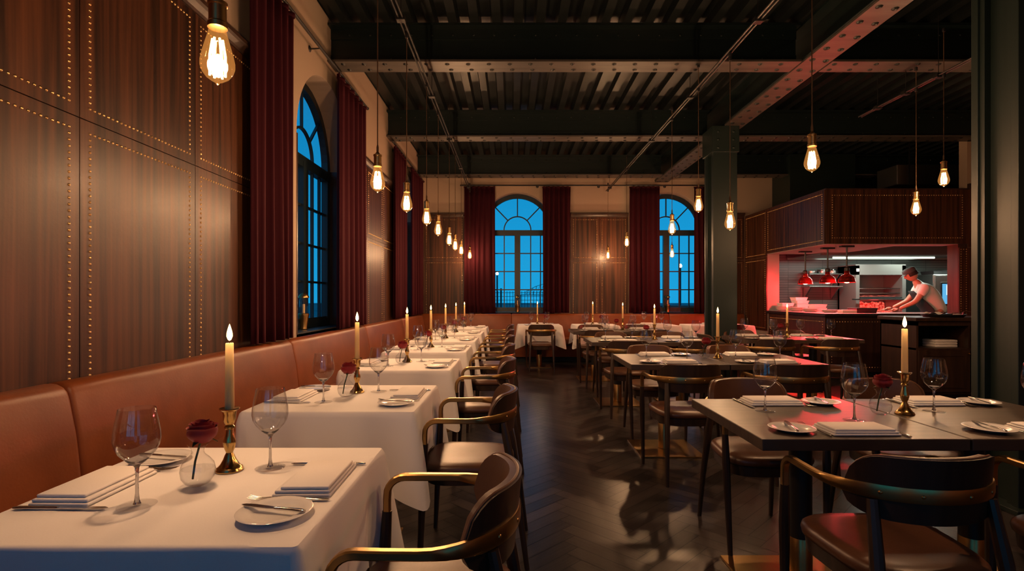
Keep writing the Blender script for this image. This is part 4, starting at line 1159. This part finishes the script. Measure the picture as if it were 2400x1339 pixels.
# chef, leaning over the pass
def skin_mesh(name, verts, edges, radii, m, parent, root=0, sub=2):
    me = bpy.data.meshes.new(name); me.from_pydata(verts, edges, []); me.materials.append(M[m])
    o = bpy.data.objects.new(name, me); COL.objects.link(o); o.parent = parent
    sk = o.modifiers.new('skin', 'SKIN'); sk.use_smooth_shade = True
    for i, r in enumerate(radii):
        v = me.skin_vertices[0].data[i]; v.radius = r if isinstance(r, tuple) else (r, r); v.use_root = (i == root)
    ss = o.modifiers.new('sub', 'SUBSURF'); ss.levels = sub; ss.render_levels = sub
    return o
def make_chef():
    root = thing('person', 'cook in white shirt, dark apron and cap leaning over the pass', 'person', (7.26, 9.22, 0), math.radians(-22))
    root.scale = (1.03, 1.06, 1.0)
    # facing -x; local coordinates
    V = [(.05, 0, .95), (0, 0, 1.10), (-.07, 0, 1.27), (-.16, 0, 1.42), (-.215, 0, 1.50), (-.26, 0, 1.56),      # 0-5 pelvis..neck..skull base
         (-.15, -.17, 1.41), (-.30, -.22, 1.17), (-.52, -.20, 1.05),                                          # near arm 6-8
         (-.15, .17, 1.41), (-.30, .22, 1.18), (-.52, .18, 1.06),                                          # far arm 9-11
         (.06, -.10, .88), (.04, -.11, .48), (.08, -.11, .08), (-.06, -.12, .035),                                  # legs 12-15
         (.06, .10, .88), (.04, .11, .48), (.08, .11, .08), (-.06, .12, .035)]
    E = [(0, 1), (1, 2), (2, 3), (3, 4), (4, 5), (3, 6), (6, 7), (7, 8), (3, 9), (9, 10), (10, 11), (0, 12), (12, 13), (13, 14), (14, 15), (0, 16), (16, 17), (17, 18), (18, 19)]
    R = [(.12, .15), (.115, .14), (.12, .155), (.10, .13), .058, .06, .062, .046, .030, .062, .046, .030, .085, .06, .042, .038, .085, .06, .042, .038]
    body = skin_mesh('body', V, E, R, 'skin', root)
    # fingers: five per hand, on the near hand and far hand
    def hand(wx, wy, wz, sgn):
        v = [(wx, wy, wz), (wx-.045, wy, wz-.015), (wx-.085, wy, wz-.022)]; e = [(0, 1), (1, 2)]; r = [.028, (.02, .034), (.016, .036)]
        for k in range(4):
            y = wy+sgn*(-.030+.020*k); L = (.062, .074, .070, .052)[k]; o = len(v)
            v += [(wx-.085-.01, y, wz-.022), (wx-.085-L*.55, y+sgn*.002*k, wz-.026), (wx-.085-L, y+sgn*.003*k, wz-.042)]; e += [(2, o), (o, o+1), (o+1, o+2)]; r += [.0095, .0088, .007]
        o = len(v); v += [(wx-.03, wy-sgn*.034, wz-.02), (wx-.062, wy-sgn*.055, wz-.026), (wx-.088, wy-sgn*.058, wz-.034)]; e += [(1, o), (o, o+1), (o+1, o+2)]; r += [.012, .010, .0078]
        return v, e, r
    for (wx, wy, wz, sg) in ((-.53, -.20, 1.047, 1), (-.53, .18, 1.057, -1)):
        v, e, r = hand(wx, wy, wz, sg); skin_mesh('hand', v, e, r, 'skin', root, 0, 1)
    # head: shaped ellipsoid with nose, brow, chin, facing -x and down
    hm = MB(); c = Vector((-.305, 0, 1.645)); tilt = Matrix.Rotation(math.radians(-28), 3, 'Y')
    def hp(i, j):
        a = 2*PI*i; t = PI*j; x, y, z = math.sin(t)*math.cos(a), math.sin(t)*math.sin(a), math.cos(t)
        px, py, pz = x*.096, y*.074, z*.118
        if z < 0: px *= 1-.12*abs(z); py *= 1-.30*z*z
        fr_ = max(0, -x)
        px -= .022*math.exp(-((z+.12)/.16)**2-(y/.16)**2)*fr_        # nose
        px -= .008*math.exp(-((z-.22)/.10)**2-(y/.5)**2)*fr_          # brow
        px += .008*math.exp(-((z-.06)/.10)**2-((abs(y)-.34)/.16)**2)*fr_  # eye sockets
        px -= .008*math.exp(-((z+.48)/.07)**2-(y/.28)**2)*fr_         # lips
        px -= .010*math.exp(-((z+.82)/.14)**2-(y/.3)**2)*fr_          # chin
        return c+tilt@Vector((px, py, pz))
    hm.grid(hp, 48, 32)
    for s in (-1, 1):                                                 # ears
        hm.lathe([(0, -.012), (.02, -.008), (.026, 0), (.02, .008), (0, .010)], 12, tuple(c+tilt@Vector((.012, s*.073, -.005))), sx=.65, sy=.35)
    part('head', hm, 'skin', root, ang=180)
    for s in (-1, 1): part('eye', MB().lathe([(0, -.010), (.007, -.007), (.010, 0), (.007, .007), (0, .010)], 10, tuple(c+tilt@Vector((-.080, s*.028, .010)))), 'hair', root)
    hr = MB()
    hr.grid(lambda i, j: c+tilt@Vector((.012+.094*math.sin(1.75*j+.02)*math.cos(-2.2+4.4*i), .080*math.sin(1.75*j+.02)*math.sin(-2.2+4.4*i), .120*math.cos(1.75*j+.02))), 28, 12)
    h = part('hair', hr, 'hair', root, recalc=False, ang=180); h.modifiers.new('thick', 'SOLIDIFY').thickness = .008
    cp = MB().lathe([(.088, .03), (.094, .045), (.096, .075), (.088, .105), (.06, .122), (0, .128)], 24, caps=False, sx=1.08, sy=.92)
    cp.v = [tuple(c+tilt@Vector((v[0]+.008, v[1], v[2]))) for v in cp.v]
    pk = MB(); pk.grid(lambda i, j: c+tilt@Vector((-.07-.075*j*math.cos((i-.5)*2.0), (i-.5)*.15, .042-.012*j)), 10, 5); cp.add(pk.v, pk.f)
    part('cap', cp, 'cap', root, recalc=False, ang=60)
    # shirt and apron
    SV = [(.07, 0, .90)]+V[1:4]+[(-.195, 0, 1.47), V[6], (-.235, -.20, 1.27), V[9], (-.235, .20, 1.28)]
    skin_mesh('shirt', SV, [(0, 1), (1, 2), (2, 3), (3, 4), (3, 5), (5, 6), (3, 7), (7, 8)], [(.155, .185), (.15, .182), (.155, .19), (.135, .165), .075, .085, .074, .085, .074], 'shirt', root)
    ap = MB()
    def af(i, j):
        a = lerp(-1.25, 1.25, i); z = lerp(.55, 1.36, j); cx = lerp(.06, -.02, min(1, max(0, (z-.95)/.2))) if z < 1.15 else lerp(-.02, -.12, (z-1.15)/.21)
        w = 1 if z < 1.12 else lerp(1, .5, (z-1.12)/.24)
        return (cx-.195*math.cos(a*w), .205*math.sin(a*w), z)
    ap.grid(af, 20, 16); ap.v = [(v[0]-.02*(v[2] > 1.1), v[1], v[2]) for v in ap.v]; a_ = part('apron', ap, 'apron', root, recalc=False, ang=180); a_.modifiers.new('thick', 'SOLIDIFY').thickness = .006
    tv = [V[0], V[12], V[13], (.07, -.11, .12), V[16], V[17], (.07, .11, .12)]
    skin_mesh('trousers', tv, [(0, 1), (1, 2), (2, 3), (0, 4), (4, 5), (5, 6)], [(.14, .17), .10, .078, .062, .10, .078, .062], 'black_soft', root)
    for s in (-1, 1): part('shoe', MB().layers([[(.11+.02*k_*0-(.30 if False else 0)+dx, s*.115+dy*.048*sc_, z) for dx, dy in ((.02, -.8), (.02, .8), (-.10, 1), (-.20, .7), (-.23, 0), (-.20, -.7), (-.10, -1))] for k_, (sc_, z) in enumerate(((1, 0), (1, .035), (.8, .075)))]), 'black_soft', root)
make_chef()

# sideboard beside the kitchen opening
sb = thing('sideboard', 'dark wood waiter station cabinet in front of the kitchen, beside the foreground column', 'cabinet', (5.6, 6.85, 0))
x0, x1, y0, y1, zt = -.66, .75, -.32, .32, 1.0
b = MB(); b.box(x0, x0+.025, y0, y1, .06, zt-.05); b.box(x1-.025, x1, y0, y1, .06, zt-.05); b.box(-.02, .005, y0+.005, y1, .06, zt-.05); b.box(x0, x1, y1-.02, y1, .06, zt-.05)
b.box(x0, x1, y0, y1, .06, .085); b.box(x0, x1, y0+.004, y1, .60, .625); b.box(x0, x1, y0, y1, zt-.10, zt-.05)
part('carcass', b, 'walnut_dark', sb, smooth=False)
part('worktop', MB().box(x0-.03, x1+.03, y0-.03, y1+.02, zt-.045, zt, .008), 'walnut_dark', sb, smooth=False)
part('plinth', MB().box(x0+.03, x1-.03, y0+.04, y1, 0, .06), 'black', sb, smooth=False)
for a, c, zz0, zz1, kx in ((x0+.01, -.01, .09, .60, -.05), (.0, x1-.01, .09, zt-.105, .04)):
    d_ = MB().box(a+.006, c-.006, y0-.02, y0-.001, zz0, zz1, .003)
    d_.ribbon([(a+.06, zz0+.06), (c-.06, zz0+.06), (c-.06, zz1-.06), (a+.06, zz1-.06)], .018, lambda u, v, d: (u, d, v), y0-.026, y0-.019, closed=True)
    dd = part('door', d_, 'walnut_dark', sb, smooth=False)
    part('knob', MB().lathe([(.004, 0), (.004, .01), (.012, .018), (.012, .024), (0, .028)], 12, (kx, 0, 0)), 'brass_bright', dd, 'small brass knob')
    k_ = dd.children[0]; k_.rotation_euler = (PI/2, 0, 0); k_.location = (0, y0-.02, .56)
for k in range(3):
    o = part('folded_linen', MB().box(-.14, .14, -.11, .11, 0, .03, .009), 'napkin', None); o.location = (5.6-.2, 6.75, .626+.031*k); tag(o, '%s folded cloth stacked inside the sideboard niche' % ['lowest', 'middle', 'topmost'][k], 'cloth', 'folded cloths in the sideboard')
o = part('black_tray', MB().lathe([(0, 0), (.20, 0), (.235, .035), (.228, .036), (.195, .006), (0, .005)], 32), 'black', None); o.location = (5.42, 6.72, 1.001); tag(o, 'large round black tray on the sideboard', 'tray')
gb = thing('glass_bowl', 'small glass bowl with a spoon in it on the black tray', 'bowl', (5.52, 6.62, 1.0075))
part('bowl', MB().lathe([(0, .004), (.04, .002), (.052, .02), (.058, .06), (.054, .06), (.046, .02), (0, .01)], 20, caps=False), 'glass', gb)
part('contents', MB().lathe([(0, .011), (.043, .015), (.047, .03), (0, .034)], 16), 'linen', gb)
o = thing('serving_spoon', 'steel spoon leaning in the small glass bowl', 'spoon', (5.52, 6.62, 1.0075)); part('handle', MB().tube([(.0, -.01, .036), (.07, -.03, .075), (.14, -.05, .06)], .004, 6), 'steel', o); part('scoop', MB().lathe([(0, -.004), (.012, 0), (.018, .006)], 12, (-.004, -.008, .036)), 'steel', o)
o = part('tumbler', MB().lathe([(0, .002), (.036, .002), (.040, .15), (.036, .15), (.033, .012), (0, .010)], 24, caps=False), 'navy', None); o.location = (5.86, 6.72, 1.001); tag(o, 'dark blue tumbler at the right end of the sideboard', 'glass')
cl = part('crumpled_napkin', MB().grid(lambda i, j: ((i-.5)*.22, (j-.5)*.12, .04+.018*math.sin(9*i)*math.cos(7*j)), 14, 10), 'napkin', None, recalc=False, ang=180); cl.location = (5.32, 6.72, 1.008); tag(cl, 'crumpled pale napkin on the round black tray', 'napkin')
mh = thing('menu_holder', 'brass framed picture board hanging on the sideboard door', 'menu board', (5.93, 6.50, .60))
part('frame', MB().ribbon([(-.13, 0), (.13, 0), (.13, .30), (-.13, .30)], .012, lambda u, v, d: (u, d, v), -.012, .0, closed=True), 'brass_bright', mh, smooth=False)
part('picture', MB().box(-.126, .126, -.008, -.003, .004, .296), 'photo', mh, smooth=False)
o = part('folded_apron', MB().layers([[(.055*math.cos(a)*s+.05*z*z*12, .022*math.sin(a)*s, -z) for a in [2*PI*k/14 for k in range(14)]] for z, s in ((0, .3), (.02, .9), (.08, 1.1), (.14, .8), (.2, 1.2), (.27, 1.0), (.3, .3))]), 'black_soft', None, ang=60); o.location = (5.79, 6.468, .87); tag(o, 'black cloth hanging beside the brass framed board on the sideboard', 'cloth')

# ------------------------------------------------------------------ outside
struct('terrace', MB().box(-60, 60, YB+.3, 160, -.6, -.5), 'ground', smooth=False)
struct('street', MB().box(-90, XL-.35, -60, YB+.3, -.6, -.5), 'ground', smooth=False)
struct('street_front', MB().box(XL-.35, 60, -60, YF-.35, -.6, -.5), 'ground', smooth=False)
fe = thing('railing', 'dark mesh railing outside the first back window', 'fence', (.6, 18, -.5))
m_ = MB()
for k in range(61): m_.tube([(-3.0+k*.1, 0, .1), (-3.0+k*.1, 0, 1.95)], .008, 4)
part('mesh_panel', m_, 'black', fe)
m_ = MB()
for k in range(15): m_.tube([(-3, 0, .15+.125*k), (3, 0, .15+.125*k)], .007, 4)
part('wires', m_, 'black', fe)
for x in (-3, -1, 1, 3): part('post', MB().box(x-.03, x+.03, -.03, .03, 0, 2.05), 'black', fe, smooth=False)
bw = part('garden_wall', MB().box(3.2, 7.2, 16, 16.3, -.5, 1.0, .01), 'brick', None, smooth=False); tag(bw, 'low brick wall outside the second back window', 'wall')
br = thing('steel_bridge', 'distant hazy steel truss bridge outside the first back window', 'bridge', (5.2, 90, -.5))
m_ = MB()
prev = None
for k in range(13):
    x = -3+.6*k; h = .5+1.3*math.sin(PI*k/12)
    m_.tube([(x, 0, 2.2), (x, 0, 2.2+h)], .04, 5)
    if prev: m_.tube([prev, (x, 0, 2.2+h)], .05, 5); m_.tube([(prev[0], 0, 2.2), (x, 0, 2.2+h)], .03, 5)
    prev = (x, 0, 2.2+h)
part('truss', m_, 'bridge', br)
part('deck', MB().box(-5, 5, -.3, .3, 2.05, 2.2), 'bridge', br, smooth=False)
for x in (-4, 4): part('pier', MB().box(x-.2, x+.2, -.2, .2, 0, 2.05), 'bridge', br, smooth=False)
def build_street():
    root = thing('street_lamp', '', 'street lamp')
    part('post', MB().tube([(0, 0, 0), (0, 0, 3.2)], .05, 8), 'black', root); part('globe', MB().lathe([(0, 3.15), (.06, 3.18), (.09, 3.25), (.06, 3.32), (0, 3.35)], 12), 'lamp_out', root, 'lit globe')
    return root
mk_street = Kind(build_street, 'lit street lamps outside')
for x, y, z, l in ((-1.0, 34, -.5, 'distant lit street lamp outside the first back window, left one'), (.25, 30, -.7, 'distant lit street lamp outside the first back window, middle one'), (.9, 20, -2.9, 'low lit lamp outside the first back window behind the candle'), (8.0, 25.5, -.5, 'lit street lamp outside the second back window, high one'), (8.3, 28, -3.3, 'low lit lamp outside the second back window')):
    mk_street((x, y, z), 0, l)
